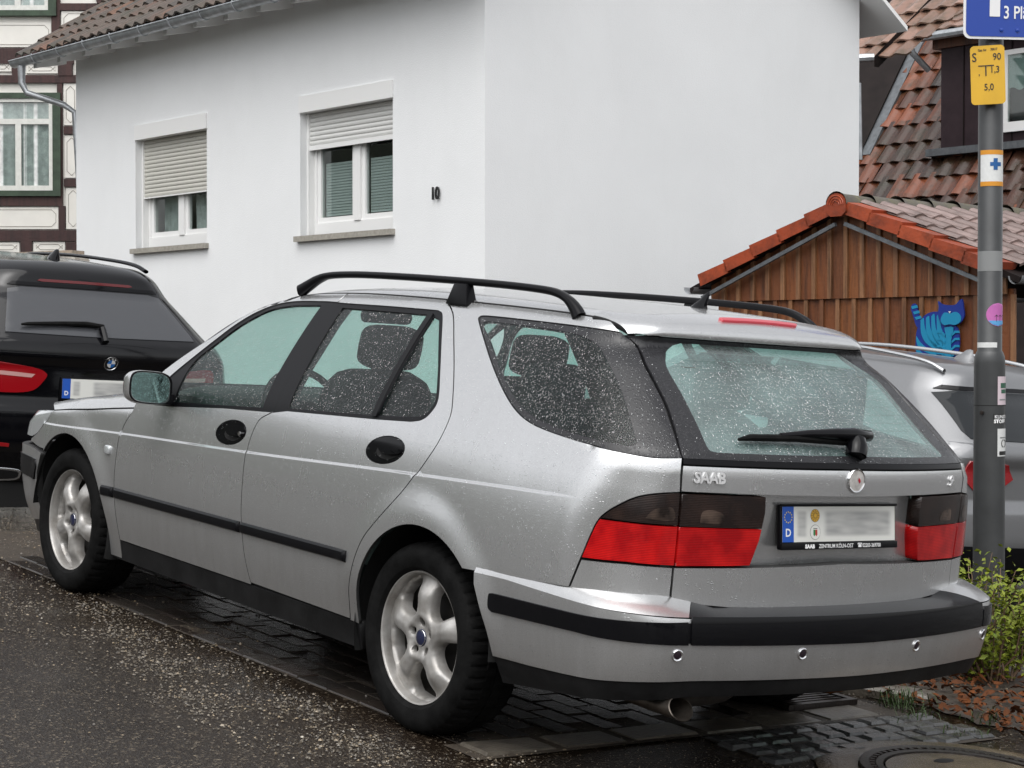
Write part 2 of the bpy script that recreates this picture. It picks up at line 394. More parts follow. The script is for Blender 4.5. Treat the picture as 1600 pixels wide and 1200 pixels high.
def paint_mat(name, col, metal, rough, dirt=.25):
    m = mat(name, col, rough, metal, coat=.6, coatr=.06); t = m.node_tree; p = t.nodes['Principled BSDF']; L = t.links.new
    tc = nod(t, 'ShaderNodeTexCoord'); n1 = nod(t, 'ShaderNodeTexNoise', Scale=420., Detail=2.0); L(tc.outputs['Object'], n1.inputs['Vector'])
    mp = nod(t, 'ShaderNodeMapping'); mp.inputs['Scale'].default_value = (9, 9, 1.6); L(tc.outputs['Object'], mp.inputs[0])
    n2 = nod(t, 'ShaderNodeTexNoise', Scale=1.6, Detail=7.0, Roughness=.65); L(mp.outputs[0], n2.inputs['Vector'])
    sx = nod(t, 'ShaderNodeSeparateXYZ'); L(tc.outputs['Object'], sx.inputs[0])
    lowz = nod(t, 'ShaderNodeMapRange'); L(sx.outputs[2], lowz.inputs[0]); lowz.inputs[1].default_value = .75; lowz.inputs[2].default_value = .25; lowz.inputs[3].default_value = .25; lowz.inputs[4].default_value = 1.
    k = nod(t, 'ShaderNodeMath', operation='MULTIPLY'); L(n2.outputs[0], k.inputs[0]); L(lowz.outputs[0], k.inputs[1])
    k2 = nod(t, 'ShaderNodeMath', operation='MULTIPLY'); L(k.outputs[0], k2.inputs[0]); k2.inputs[1].default_value = dirt * 2
    fl = nod(t, 'ShaderNodeMixRGB', blend_type='MULTIPLY'); fl.inputs[1].default_value = (*col, 1); fl.inputs[0].default_value = .35
    rr = nod(t, 'ShaderNodeMapRange'); L(n1.outputs[0], rr.inputs[0]); rr.inputs[1].default_value = .3; rr.inputs[2].default_value = .7; rr.inputs[3].default_value = .6; rr.inputs[4].default_value = 1.25
    cb = nod(t, 'ShaderNodeCombineColor'); [L(rr.outputs[0], cb.inputs[i]) for i in range(3)]; L(cb.outputs[0], fl.inputs[2])
    dm = nod(t, 'ShaderNodeMixRGB'); dm.inputs[2].default_value = (.16, .145, .12, 1); L(k2.outputs[0], dm.inputs[0]); L(fl.outputs[0], dm.inputs[1]); L(dm.outputs[0], p.inputs['Base Color'])
    r2 = nod(t, 'ShaderNodeMath', operation='MULTIPLY_ADD'); L(k2.outputs[0], r2.inputs[0]); r2.inputs[1].default_value = .4; r2.inputs[2].default_value = rough; L(r2.outputs[0], p.inputs['Roughness'])
    return m
paint_mat('silver_paint', (.64, .645, .65), .80, .24, .26)
drops(MATS['silver_paint'], 120, .30, .08, .30, .003, .54)
mat('black_trim', (.005, .005, .006), .28, spec=.14, bump=.05, bscale=300)
mat('black_gloss', (.004, .004, .005), .08, spec=.22)
drops(mat('wet_frit', (.018, .018, .020), .26, spec=.38), 150, .28, .10, .5, .003, .36, .45)
mat('rubber', (.0075, .0075, .0075), .7, spec=.08, var=.5, vscale=20, bump=.12, bscale=140)
mat('grey_plastic', (.016, .016, .0165), .5, spec=.12, var=.5, vscale=6, bump=.1, bscale=200)
mat('alloy', (.40, .392, .38), .42, .5, spec=.35, var=.3, vscale=14, col2=(.27, .255, .235))
mat('dirty_alloy', (.045, .040, .036), .7, .2, var=.4, vscale=30)
mat('brake_dark', (.018, .016, .015), .7, .2, var=.4, vscale=20)
mat('chrome', (.75, .75, .76), .12, 1.0)
mat('letter_silver', (.74, .74, .745), .3, .35)
mat('shade_black', (.02, .02, .02), .7)
mat('under_black', (.006, .006, .006), .9)
mat('seat_cloth', (.011, .0125, .0125), .9, spec=.1, var=.4, vscale=18)
mat('lining', (.028, .031, .030), .9, spec=.1)
mat('headlining', (.30, .31, .30), .9)
mat('plate_white', (.72, .72, .68), .35)
mat('eu_blue', (.008, .08, .42), .35)
mat('print_white', (.8, .8, .8), .5)
mat('print_black', (.012, .012, .012), .5)
mat('gold_sticker', (.62, .36, .04), .4)
mat('star_yellow', (.75, .55, .05), .4)
glass_mat('side_glass', (.56, .80, .745), .012, .16, 190, .35, sky_sheen=.0, refl=.03)
glass_mat('rear_glass', (.64, .90, .85), .016, .25, 150, .35, sky_sheen=.10, refl=.17)
glass_mat('front_glass', (.76, .90, .86), .03, .3, 150, .5, sky_sheen=.02)
def lens(name, c1, c2, blob=None):
    m = mat(name, c1, .14, coat=.0, spec=.45); t = m.node_tree; p = t.nodes['Principled BSDF']; L = t.links.new
    tc = nod(t, 'ShaderNodeTexCoord'); wv = nod(t, 'ShaderNodeTexWave', Scale=62., Distortion=0.); wv.bands_direction = 'Z'; L(tc.outputs['Object'], wv.inputs['Vector'])
    b = nod(t, 'ShaderNodeBump', Strength=.10, Distance=.004); L(wv.outputs[0], b.inputs['Height']); L(b.outputs[0], p.inputs['Normal'])
    n = nod(t, 'ShaderNodeTexNoise', Scale=13., Detail=3.); L(tc.outputs['Object'], n.inputs['Vector'])
    r = nod(t, 'ShaderNodeValToRGB'); L(n.outputs[0], r.inputs[0]); r.color_ramp.elements[0].position = .4; r.color_ramp.elements[1].position = .68
    r.color_ramp.elements[0].color = (*c1, 1); r.color_ramp.elements[1].color = (*c2, 1)
    mw = nod(t, 'ShaderNodeMixRGB', blend_type='MULTIPLY'); mw.inputs[0].default_value = .45; L(r.outputs[0], mw.inputs[1]); L(wv.outputs['Color'], mw.inputs[2]); L(mw.outputs[0], p.inputs['Base Color'])
    return m
lens('red_lens', (.40, .002, .005), (.68, .010, .010)); lens('smoked_lens', (.016, .010, .009), (.035, .02, .016)); lens('bulb_glimmer', (.018, .012, .010), (.13, .09, .07))
mat('headlamp', (.5, .52, .53), .12, .4, coat=.8)
mat('red_plastic', (.42, .012, .03), .3, coat=.3)
mat('navy', (.012, .016, .05), .3, coat=.4)
mat('mirror_glass', (.26, .40, .385), .03, 1.0)
drops(MATS['mirror_glass'], 220, .25, .1, .4, .004, .45)
mat('exhaust', (.16, .14, .12), .35, .9, var=.4, vscale=30)

# ------------------------------------------------------------------ wheels
def opening(k, n=5, rot=PI / 2 + PI / 5, r0=.088, r1=.1885, w=((.086, .007), (.095, .021), (.113, .035), (.138, .048), (.165, .059), (.190, .066), (.2015, .058))):
    th = rot + 2 * PI * k / n; L_ = [(r, -a) for r, a in w]; R_ = [(r, a) for r, a in w][::-1]; P = []
    for r, a in crv(L_, 4) + [(.2035, 0)] + crv(R_, 4):
        q = math.sqrt(max(r * r - 0 * a, 1e-9)); t = th + math.asin(max(-1, min(1, a / q))); P.append((q * math.cos(t), q * math.sin(t)))
    return P
def circle(r, n=48, c=(0, 0)): return [(c[0] + r * math.cos(2 * PI * i / n), c[1] + r * math.sin(2 * PI * i / n)) for i in range(n)]
def wheel_meshes():
    H = [opening(k) for k in range(5)]; lugs = [circle(.0140, 14, (.053 * math.cos(PI / 2 + 2 * PI * k / 5), .053 * math.sin(PI / 2 + 2 * PI * k / 5))) for k in range(5)]
    v, f = tri2d(circle(.2125, 90), H + lugs, .008, 0.)
    r = np.hypot(v[:, 0], v[:, 1]); d = np.full(len(v), 9.); dl = d.copy()
    for q in H: d = np.minimum(d, pdist(v[:, 0], v[:, 1], resample(q, .004)))
    for q in lugs: dl = np.minimum(dl, pdist(v[:, 0], v[:, 1], np.array(q)))
    y = -.014 * sm((.075 - r) / .03) - .030 * sm((r - .13) / .075) ** 1.3 - .011 * (1 - np.clip(d / .011, 0, 1)) ** 2 - .010 * (1 - np.clip(d / .035, 0, 1)) - .004 * (1 - np.clip(dl / .006, 0, 1))
    V = [np.stack([v[:, 0], y, v[:, 1]], 1)]; FF = [tuple(t[::-1]) for t in f]; k0 = len(v)
    be = bedges(np.array(FF)); ids = {}
    bot = []
    for a, b in be:
        for q in (a, b):
            if q not in ids:
                ids[q] = len(bot); z = v[q]; R_ = np.hypot(*z); bot.append((z[0], y[q] - (.022 if R_ < .075 else .035), z[1]))
    for a, b in be: FF.append((b, a, k0 + ids[a], k0 + ids[b]))
    mb = MB(); mb.add(np.concatenate(V + [np.array(bot)]), FF); face = mb
    face.lathe([(.2115, -.040), (.2135, -.020), (.2160, -.006), (.2185, -.001), (.222, 0), (.2245, -.006), (.2225, -.014)], 90)
    bar = MB(); bar.lathe([(.222, -.012), (.2175, -.03), (.2135, -.06), (.208, -.10), (.206, -.17), (.222, -.19)], 60)
    tyre = MB(); N = 192; prof = [(.2235, -.012), (.2255, .001), (.236, .012), (.255, .019), (.275, .020), (.294, .015), (.3075, .005), (.3150, -.008), (.3190, -.022), (.3205, -.050), (.3205, -.056), (.3215, -.058), (.3215, -.092), (.3145, -.093), (.3145, -.100), (.3215, -.101), (.3215, -.136), (.3205, -.138), (.3205, -.144), (.3190, -.172), (.3150, -.186), (.3075, -.199), (.280, -.214), (.25, -.21), (.2235, -.19)]
    V = []; K = len(prof)
    for i in range(N):
        th = 2 * PI * i / N
        for q, (rr, hh) in enumerate(prof):
            if (7 <= q <= 10 or 18 <= q <= 21) and i % 4 == 0: rr -= .0065
            if 11 <= q <= 17 and q not in (13, 14) and (i + q) % 4 == 0: rr -= .005
            V.append((rr * math.cos(th), hh, rr * math.sin(th)))
    Fc = [(i * K + q, i * K + q + 1, ((i + 1) % N) * K + q + 1, ((i + 1) % N) * K + q) for i in range(N) for q in range(K - 1)]
    tyre.add(V, Fc)
    ring = MB().lathe([(.300, .0135), (.298, .0152), (.2955, .0157), (.2935, .0152)], 90)
    return face, bar, tyre
def add_wheel(parent, x, y, z, flip, rot, protos, cap=True, alloy='alloy'):
    M = Matrix.Translation((x, y, z)) @ Matrix.Rotation(PI if flip else 0, 4, 'Z') @ Matrix.Rotation(rot, 4, 'Y')
    o = link('wheel', protos['face'], alloy, parent); o.matrix_local = M
    for nm in ('tyre', 'rim_barrel', 'brake_disc') + (('centre_cap',) if cap else ()):
        c = link(nm, protos[nm], None, o)
        if nm == 'centre_cap':
            for k in range(5): pass
            link('cap_emblem', protos['cap_emblem'], None, o)
    return o
_face, _bar, _tyre = wheel_meshes()
def grab(mb, name, m, sharp=40, smooth=True):
    o = mb.build(name, m, None, smooth=smooth, sharp=sharp); me = o.data; bpy.data.objects.remove(o); return me
WP = dict(face=grab(_face, 'wheel', 'alloy', 50), rim_barrel=grab(_bar, 'rim_barrel', 'dirty_alloy'), tyre=grab(_tyre, 'tyre', 'rubber', 25),
          brake_disc=grab(MB().lathe([(.02, -.105), (.135, -.105), (.135, -.12), (.02, -.12), (.02, -.15), (.205, -.15)], 40), 'brake_disc', 'brake_dark'),
          centre_cap=grab(MB().lathe([(.0005, -.009), (.024, -.010), (.029, -.013), (.030, -.03)], 32), 'centre_cap', 'navy'),
          cap_emblem=grab(MB().lathe([(.0245, -.0095), (.0262, -.0094), (.0272, -.0105)], 32), 'cap_emblem', 'chrome'))
# ------------------------------------------------------------------ the silver estate car
car = empty('estate_car', CARM, 'silver estate car with black roof rails parked on the wet street in front', 'car')
def ze(x, y=.556): return float(cast(F_cab, *top([x], [y]))[0, 2])
def edge(xs, y=.556): return [(x, ze(x, y)) for x in xs]
DSL = crv([(1.034, .968), (1.06, .957), (1.118, .925), (1.151, .843), (1.1535, .775), (1.1525, .658), (1.147, .544), (1.129, .429), (1.109, .355), (1.09, .305)], 4)
RDL = crv([(.40, ze(.40)), (.297, 1.398), (.186, 1.307), (.088, 1.216), (.006, 1.126), (-.035, 1.063), (-.033, .988), (.007, .914), (.085, .814), (.152, .744), (.229, .672), (.289, .613), (.332, .548), (.362, .481), (.388, .405), (.403, .305)], 4)
FDL = crv([(2.122, .885), (2.135, .855), (2.187, .79), (2.207, .722), (2.219, .626), (2.225, .54), (2.217, .438), (2.204, .353), (2.196, .305)], 4)
APIL = crv([(1.36, ze(1.36)), (1.44, 1.407), (1.515, 1.380), (1.60, 1.331), (1.675, 1.267), (1.757, 1.203), (1.842, 1.145), (1.96, 1.057), (2.06, .966), (2.122, .885)], 4)
FWO = [(1.034, .968), (1.4, .947), (1.82, .912)] + crv([(1.955, .904), (1.992, .915), (1.985, .945), (1.905, 1.022), (1.80, 1.117), (1.717, 1.195), (1.642, 1.264), (1.557, 1.320), (1.463, 1.360), (1.337, 1.381), (1.141, 1.392), (1.043, 1.394)], 4)
RWO = [(1.030, .968), (.938, .983), (.362, 1.013)] + crv([(.165, 1.026), (.108, 1.038), (.078, 1.066), (.078, 1.112), (.16, 1.206), (.25, 1.297), (.345, 1.384), (.385, 1.400), (.42, 1.402), (.70, 1.399), (.99, 1.393), (1.041, 1.393)], 4)
front_door = edge(np.linspace(1.047, 1.34, 8)) + APIL + FDL[1:] + DSL[::-1] + FWO[1:]
rear_door = edge(np.linspace(1.041, .42, 12)) + RDL + DSL[::-1][1:-1] + RWO
ARC = [(-.03 + .378 * math.cos(t), .32 + .378 * math.sin(t)) for t in np.linspace(math.radians(132.5), -.06, 30)]
ARF = [(2.682 + .381 * math.cos(t), .32 + .381 * math.sin(t)) for t in np.linspace(math.radians(45), PI + .05, 30)]
QWO = crv([(-1.0125, 1.043), (-.937, 1.037), (-.85, 1.043), (-.705, 1.056), (-.537, 1.072), (-.429, 1.090), (-.332, 1.122), (-.218, 1.178), (-.093, 1.249), (.03, 1.324), (.125, 1.382), (.138, 1.395), (.11, 1.401), (-.037, 1.402), (-.329, 1.400), (-.50, 1.396), (-.588, 1.392)], 4)
QSEAM = crv([(-.588, 1.392), (-.750, 1.304), (-.879, 1.210), (-.959, 1.121), (-1.0125, 1.043)], 5)
LMP = crv([(-1.018, .940), (-.959, .932), (-.909, .918), (-.868, .893), (-.833, .864), (-.810, .834), (-.794, .788), (-.779, .736), (-.773, .717)], 4)
quarter = edge(np.linspace(.395, -.41, 16)) + crv([(-.425, ze(-.425) - .006), (-.50, 1.425), (-.582, 1.395)], 4) + QWO[::-1] + LMP + [(-.744, .623)] + crv([(-.744, .623), (-.516, .610), (-.325, .600)], 6)[1:-1] + ARC + [(.404, .30)] + RDL[::-1][1:]
fender = FDL + [(2.196, .225), (2.335, .225)] + ARF[::-1] + crv([(2.952, .602), (3.06, .600), (3.16, .612)], 4)[0:] + crv([(3.155, .625), (3.07, .665), (2.99, .72), (2.945, .772)], 4) + crv([(2.945, .779), (2.75, .803), (2.538, .824), (2.33, .849), (2.126, .872)], 4)
CRS = np.array([(x, float(_zc(x)) + dz) for x in np.arange(-.9, 3.1, .02) for dz in (-.009, -.0055, -.0035, -.0015, .0015, .0035, .0055, .009)])
HND = [[(hx + .112 * math.cos(t), hz + .047 * math.sin(t) - .10 * .112 * math.cos(t)) for t in np.linspace(0, 2 * PI, 40, False)] for hx, hz in ((1.300, .862), (.258, .917))]
for mi in (False, True):
    fd = panel('front_door', 'silver_paint', car, front_door, F_cab, mirror=mi, h=.028, rim=.012, holes=[HND[0]], extra=CRS)
    rd = panel('rear_door', 'silver_paint', car, rear_door, F_cab, mirror=mi, h=.028, rim=.012, holes=[HND[1]], extra=CRS)
    qp = panel('quarter_panel', 'silver_paint', car, quarter, F_cab, mirror=mi, h=.024, rim=.012, extra=CRS)
    fe = panel('front_fender', 'silver_paint', car, fender, F_frt, mirror=mi, h=.024, rim=.012, extra=CRS)
    # dark inner skin behind the panel gaps
    panel('inner_shell', 'under_black', car, [(.36, .23), (2.33, .23)] + [(2.682 + .40 * math.cos(t), .32 + .40 * math.sin(t)) for t in np.linspace(PI, .85, 14)] + [(2.98, .75), (2.10, .85), (1.95, .89), (1.03, .95), (.15, 1.01), (.02, 1.04), (-.30, 1.06), (-.55, 1.03), (-.98, 1.0), (-.99, .63), (-.40, .62)] + [(-.03 + .40 * math.cos(t), .32 + .40 * math.sin(t)) for t in np.linspace(2.2, 0, 14)], F_cab, mirror=mi, h=.05, rim=0, off=-.014)
    panel('inner_frame', 'under_black', car, edge(np.linspace(1.36, -.40, 14), .545) + [(-.40, 1.412), (.12, 1.409), (1.34, 1.388)], F_cab, mirror=mi, h=.05, rim=0, off=-.012)
    panel('inner_frame', 'under_black', car, [(.34, 1.40), (.02, 1.13), (-.03, 1.02), (-.08, 1.03), (-.07, 1.17), (.10, 1.37), (.16, 1.40)], F_cab, mirror=mi, h=.05, rim=0, off=-.012)
    panel('door_lining', 'lining', fd, [(1.0, .31), (2.19, .31), (2.2, .86), (1.95, .93), (1.0, .99)], F_cab, mirror=mi, h=.08, rim=0, off=-.055)
    panel('door_lining', 'lining', rd, [(.42, .31), (1.0, .31), (1.0, .97), (.42, 1.0), (.0, 1.03), (.05, .85), (.38, .55)], F_cab, mirror=mi, h=.08, rim=0, off=-.055)
    panel('load_area_lining', 'lining', qp, [(.05, .74), (.05, 1.02), (-.10, 1.17), (-.33, 1.08), (-.60, 1.03), (-.93, .99), (-.93, .74)], F_cab, mirror=mi, h=.08, rim=0, off=-.05)
    panel('pillar_lining', 'lining', rd, [(1.14, .93), (.96, .93), (.99, 1.42), (1.14, 1.42)], F_cab, mirror=mi, h=.06, rim=0, off=-.04)
    # glass and black trims
    FG = [(1.808, .929), (1.118, .975)] + [(1.140, 1.380)] + crv([(1.337, 1.368), (1.455, 1.347), (1.545, 1.307), (1.628, 1.251), (1.702, 1.182), (1.775, 1.112), (1.797, 1.04), (1.808, .929)], 4)[:-1]
    tr = panel('window_trim', 'black_trim', fd, FWO, F_cab, holes=[FG], mirror=mi, h=.022, gap=-.0015, off=-.0035, rim=.01)
    panel('window_glass', 'side_glass', fd, FG, F_cab, mirror=mi, h=.05, gap=-.003, off=-.008, rim=0)
    G1 = [(.946, .991), (.402, 1.022), (.436, 1.388), (.994, 1.380)]; G2 = [(.372, 1.024)] + crv([(.17, 1.040), (.12, 1.050), (.094, 1.074), (.094, 1.112), (.172, 1.204), (.26, 1.290), (.352, 1.374)], 4) + [(.402, 1.384)]
    tr = panel('window_trim', 'black_trim', rd, RWO, F_cab, holes=[G1, G2], mirror=mi, h=.022, gap=-.0015, off=-.0035, rim=.01)
    panel('window_glass', 'side_glass', rd, G1, F_cab, mirror=mi, h=.05, gap=-.003, off=-.008, rim=0)
    panel('quarter_light', 'side_glass', rd, G2, F_cab, mirror=mi, h=.04, gap=-.003, off=-.008, rim=0)
    panel('glazing_bar', 'black_trim', rd, [(.367, 1.018), (.399, 1.016), (.434, 1.392), (.402, 1.392)], F_cab, mirror=mi, h=.03, off=.004, rim=.012)
    QG = crv([(-.872, 1.078), (-.85, 1.064), (-.705, 1.074), (-.537, 1.091), (-.429, 1.110), (-.335, 1.142), (-.222, 1.196), (-.10, 1.265), (.02, 1.335), (.10, 1.380), (-.035, 1.384), (-.329, 1.379), (-.49, 1.357), (-.649, 1.285), (-.774, 1.194), (-.872, 1.078)], 4)[:-1]
    panel('window_frit', 'wet_frit', qp, QWO + QSEAM[1:-1], F_cab, holes=[QG], mirror=mi, h=.022, gap=.001, off=-.003, rim=.012)
    panel('window_glass', 'side_glass', qp, QG, F_cab, mirror=mi, h=.05, gap=-.002, off=-.005, rim=0)
    panel('pillar_backing', 'under_black', qp, [(s_ + .04, z_) for s_, z_ in QSEAM] + [(s_ - .05, z_) for s_, z_ in QSEAM[::-1]], F_cab, mirror=mi, h=.04, off=-.02, rim=0)
    # tail lamp on the body side, red below and smoked above
    so = LMP + [(-.895, .720), (-1.016, .716)]
    spl = [(-.8145, .842), (-1.0185, .838)]
    up = [p for p in LMP if p[1] > .842] + spl; dn = spl[::-1] + [p for p in LMP if p[1] < .842] + [(-.895, .720), (-1.0165, .716)]
    lo = panel('tail_lamp', 'red_lens', car, dn, F_cab, mirror=mi, h=.02, off=.004, rim=.03, gap=.003)
    panel('smoked_lens', 'smoked_lens', lo, up, F_cab, mirror=mi, h=.02, off=.004, rim=.03, gap=.003)
    panel('bulb_window', 'bulb_glimmer', lo, crv([(-.93, .855), (-1.005, .853), (-1.003, .892), (-.975, .897), (-.945, .880), (-.93, .855)], 3)[:-1], F_cab, mirror=mi, h=.02, off=.0048, rim=0)
    panel('corner_panel', 'silver_paint', car, [(-.773, .713), (-.895, .716), (-1.0145, .712), (-1.0135, .617), (-.90, .622), (-.744, .619)], F_cab, mirror=mi, h=.03, off=-.002, rim=.02)
    # sill and black rubbing strips
    panel('sill', 'grey_plastic', car, [(.352, .302), (2.325, .302), (2.330, .215), (.345, .205)], F_cab, mirror=mi, h=.04, off=-.004, rim=.03)
    for x0, x1, nm in ((.402, 1.147, 'rubbing_strip'), (1.1545, 2.219, 'rubbing_strip'), (2.228, 2.325, 'rubbing_strip')):
        rows = []
        for t, of in ((-.06, -.004), (0, .006), (.12, .013), (.5, .016), (.86, .013), (1, .005), (1.05, -.004)):
            xs = np.concatenate([[x0, x0 + .002, x0 + .008], np.linspace(x0 + .02, x1 - .02, 30), [x1 - .008, x1 - .002, x1]]); sc = np.ones(len(xs)); sc[[0, -1]] = -.2; sc[[1, -2]] = .5; sc[[2, -3]] = .85
            zb = .506 - (xs - .4) * .0133; zt = .545 - (xs - .4) * .0115
            P, N = onsurf(F_cab if x1 < 2.3 else F_frt, xs, zb + (zt - zb) * t); rows.append(P + N * (of * sc)[:, None])
        loft(nm, 'black_trim', rd if x1 < 1.15 else fd if x1 < 2.22 else fe, rows, mirror=mi)
    # door handles: oval bezel, pull lever, lock
    for (hx, hz, own) in ((1.300, .862, fd), (.258, .917, rd)):
        el = [(hx + .112 * math.cos(t), hz + .047 * math.sin(t) - .10 * .112 * math.cos(t)) for t in np.linspace(0, 2 * PI, 40, False)]
        def dish(u, v, hx=hx, hz=hz):
            q = ((u - hx) / .112) ** 2 + ((v - hz + .1 * (u - hx)) / .047) ** 2; return .004 - .024 * np.clip(1 - q, 0, 1) ** .55
        bz = panel('door_handle', 'black_gloss', own, el, F_cab, mirror=mi, h=.010, off=dish, rim=.008, gap=.001)
        lv = [(hx - .03 + .082 * math.cos(t), hz + .012 + .027 * math.sin(t) - .10 * (-.03 + .082 * math.cos(t))) for t in np.linspace(0, 2 * PI, 32, False)]
        def bul(u, v, hx=hx, hz=hz):
            q = ((u - hx + .03) / .082) ** 2 + ((v - hz - .012 + .1 * (u - hx)) / .027) ** 2; return -.006 + .024 * np.sqrt(np.clip(1 - q, 0, 1))
        panel('lever', 'black_gloss', bz, lv, F_cab, mirror=mi, h=.010, off=bul, rim=.01, gap=0)
        if own is fd:
            P, N = onsurf(F_cab, hx - .078, hz + .004); M = Matrix.Translation(P[0])
            lk = MB().lathe([(.0005, .010), (.009, .010), (.010, .0), (.010, -.01)], 16).build('lock', 'chrome', bz, smooth=True); lk.matrix_local = Matrix.Translation((P[0][0], P[0][1] * (-1 if mi else 1), P[0][2])) @ Matrix.Rotation(PI if mi else 0, 4, 'Z')
    # wing mirror
    sg = -1 if mi else 1
    mrr = MB(); n = 28; V = []; rows = []
    for t, sx_, of in ((0, .90, 0), (.0, 1.0, .0), (.012, 1.03, .0), (.035, 1.02, .0), (.065, .92, .002), (.09, .72, .004), (.105, .42, .006), (.110, .08, .008)):
        r = []
        for k in range(n):
            a = 2 * PI * k / n; c, s = math.cos(a), math.sin(a); e = .55
            yy = .985 + of + math.copysign(abs(c) ** e, c) * .086 * sx_; zz = .987 + math.copysign(abs(s) ** e, s) * .066 * sx_ + .006 * c - .01 * t / .1
            r.append((1.775 + t + .02 * (yy - .985) / .1, yy * sg, zz))
        rows.append(r)
    mh = loft('wing_mirror', 'silver_paint', car, rows, closed=True); 
    rim_ = []
    for sx_, t in ((1.0, -.001), (.985, -.006), (.93, -.006), (.90, .004)):
        rim_.append([(1.775 + t + .02 * (p[1] * sg - .985) / .1, (.985 + (p[1] * sg - .985) * sx_) * sg, .987 + (p[2] - .987) * sx_) for p in rows[1]])
    loft('mirror_rim', 'black_trim', mh, rim_, closed=True)
    gl = [(1.778 + .02 * (p[1] * sg - .985) / .1, (.985 + (p[1] * sg - .985) * .91) * sg, .987 + (p[2] - .987) * .91) for p in rows[1]]
    mesh('mirror_glass', gl, [tuple(range(n))] if sg > 0 else [tuple(range(n))[::-1]], 'mirror_glass', mh)
    MB().hexa([(1.80, .84 * sg, .912), (1.89, .84 * sg, .908), (1.88, .96 * sg, .925), (1.80, .96 * sg, .925), (1.82, .82 * sg, .965), (1.91, .82 * sg, .955), (1.87, .95 * sg, .955), (1.81, .95 * sg, .955)]).build('mirror_arm', 'black_trim', mh, smooth=True, bevel=.01)
    # indicator repeater
    P, N = onsurf(F_frt, [2.294], [.677]); b = MB().quad((P[0][0], P[0][1] * sg, P[0][2]), (.052, .022, .040), .5, 16).build('indicator', 'headlamp', fe, smooth=True)
    # headlamp
    hl = crv([(2.955, .772), (3.0, .72), (3.08, .662), (3.16, .632)], 4) + crv([(3.30, .628), (3.55, .630), (3.60, .66)], 4) + crv([(3.57, .715), (3.40, .742), (3.2, .757), (2.955, .776)], 4)
    panel('headlamp', 'headlamp', car, hl, F_frt, mirror=mi, h=.025, off=-.003, rim=.02)
    # roof rail
    path = crv([(1.385, 1.424), (1.33, 1.450), (1.27, 1.476), (1.19, 1.494), (1.0, 1.506), (.70, 1.512), (.4, 1.514), (.1, 1.513), (-.12, 1.508), (-.215, 1.499), (-.275, 1.480), (-.318, 1.452), (-.345, 1.425)], 5)
    rows = []; L_ = len(path)
    for i, (x, z) in enumerate(path):
        a = np.array(path[max(i - 1, 0)]); b = np.array(path[min(i + 1, L_ - 1)]); t = (b - a) / np.linalg.norm(b - a); nn = np.array([-t[1], t[0]]) * (-1)
        ends = max(0, 1 - i / 14, 1 - (L_ - 1 - i) / 11); ht = .0135 + .012 * ends; wd = .017 + .004 * ends; r = []
        for k in range(14):
            q = 2 * PI * k / 14; c, s = math.cos(q), math.sin(q); c = math.copysign(abs(c) ** .7, c); s = math.copysign(abs(s) ** .7, s)
            yb = .558 - .010 * (z - 1.43) / .08
            r.append((x + nn[0] * s * ht, (yb + c * wd) * sg, z + nn[1] * s * ht))
        rows.append(r)
    rl = loft('roof_rail', 'black_trim', car, rows, closed=True)
    MB().hexa([(.245, .535 * sg, 1.435), (.372, .535 * sg, 1.435), (.372, .585 * sg, 1.428), (.245, .585 * sg, 1.428), (.272, .540 * sg, 1.508), (.345, .540 * sg, 1.508), (.345, .573 * sg, 1.505), (.272, .573 * sg, 1.505)]).build('rail_foot', 'black_trim', rl, smooth=True, bevel=.006)
# roof, windscreen, bonnet
rx = np.linspace(-.408, 1.50, 14)
roofp = [(x, .553) for x in rx] + crv([(1.50, .553), (1.535, .3), (1.545, 0), (1.535, -.3), (1.50, -.553)], 5)[1:-1] + [(x, -.553) for x in rx[::-1]]
rf = panel('roof', 'silver_paint', car, roofp, F_cab, proj=top, h=.05, rim=.02)
panel('headlining', 'headlining', rf, [(-.5, .52), (1.42, .52), (1.42, -.52), (-.5, -.52)], F_cab, proj=top, h=.1, rim=0, off=-.035)
def wang(y, z0):   # angle of the windscreen projection that lands at height z0
    a = np.linspace(.02, 1.25, 400); P = cast(F_cab, *windp(np.full(400, y), a)); return float(np.interp(z0, P[:, 2], a))
wy = np.linspace(-.60, .60, 13); wb = np.linspace(-.78, .78, 15)
wso = [(y, wang(y, .945)) for y in wb] + [(.70, wang(.70, 1.16))] + [(y, wang(y, 1.405)) for y in wy[::-1]] + [(-.70, wang(-.70, 1.16))]
wsi = [(y * .94, wang(y * .94, .985)) for y in wb] + [(y * .93, wang(y * .93, 1.385)) for y in wy[::-1]]
panel('windscreen_frame', 'black_trim', car, wso, F_cab, proj=windp, holes=[wsi], h=.05, off=-.002, rim=.01)
panel('windscreen', 'front_glass', car, wsi, F_cab, proj=windp, h=.06, gap=-.003, off=-.005, rim=0)
def hang(x, z0):
    a = np.linspace(.05, 1.5, 400); P = cast(F_frt, *hoodp(np.full(400, x), a)); return float(np.interp(z0, P[:, 2], a))
hx = np.linspace(2.13, 2.95, 14); hz = np.interp(hx, [2.126, 2.33, 2.538, 2.75, 2.945], [.875, .852, .827, .806, .782])
hl_ = [(x, hang(x, z)) for x, z in zip(hx, hz)]
nose = crv([(2.95, hang(2.95, .785)), (3.20, .42), (3.40, .62), (3.47, 1.0), (3.48, PI / 2), (3.47, PI - 1.0), (3.40, PI - .62), (3.20, PI - .42), (2.95, PI - hang(2.95, .785))], 5)
panel('bonnet', 'silver_paint', car, hl_ + nose[1:-1] + [(x, PI - a) for x, a in hl_[::-1]] + crv([(2.13, PI - hl_[0][1]), (2.22, 2.4), (2.27, PI / 2), (2.22, PI - 2.4), (2.13, hl_[0][1])], 5)[1:-1], F_frt, proj=hoodp, h=.05, rim=.02)
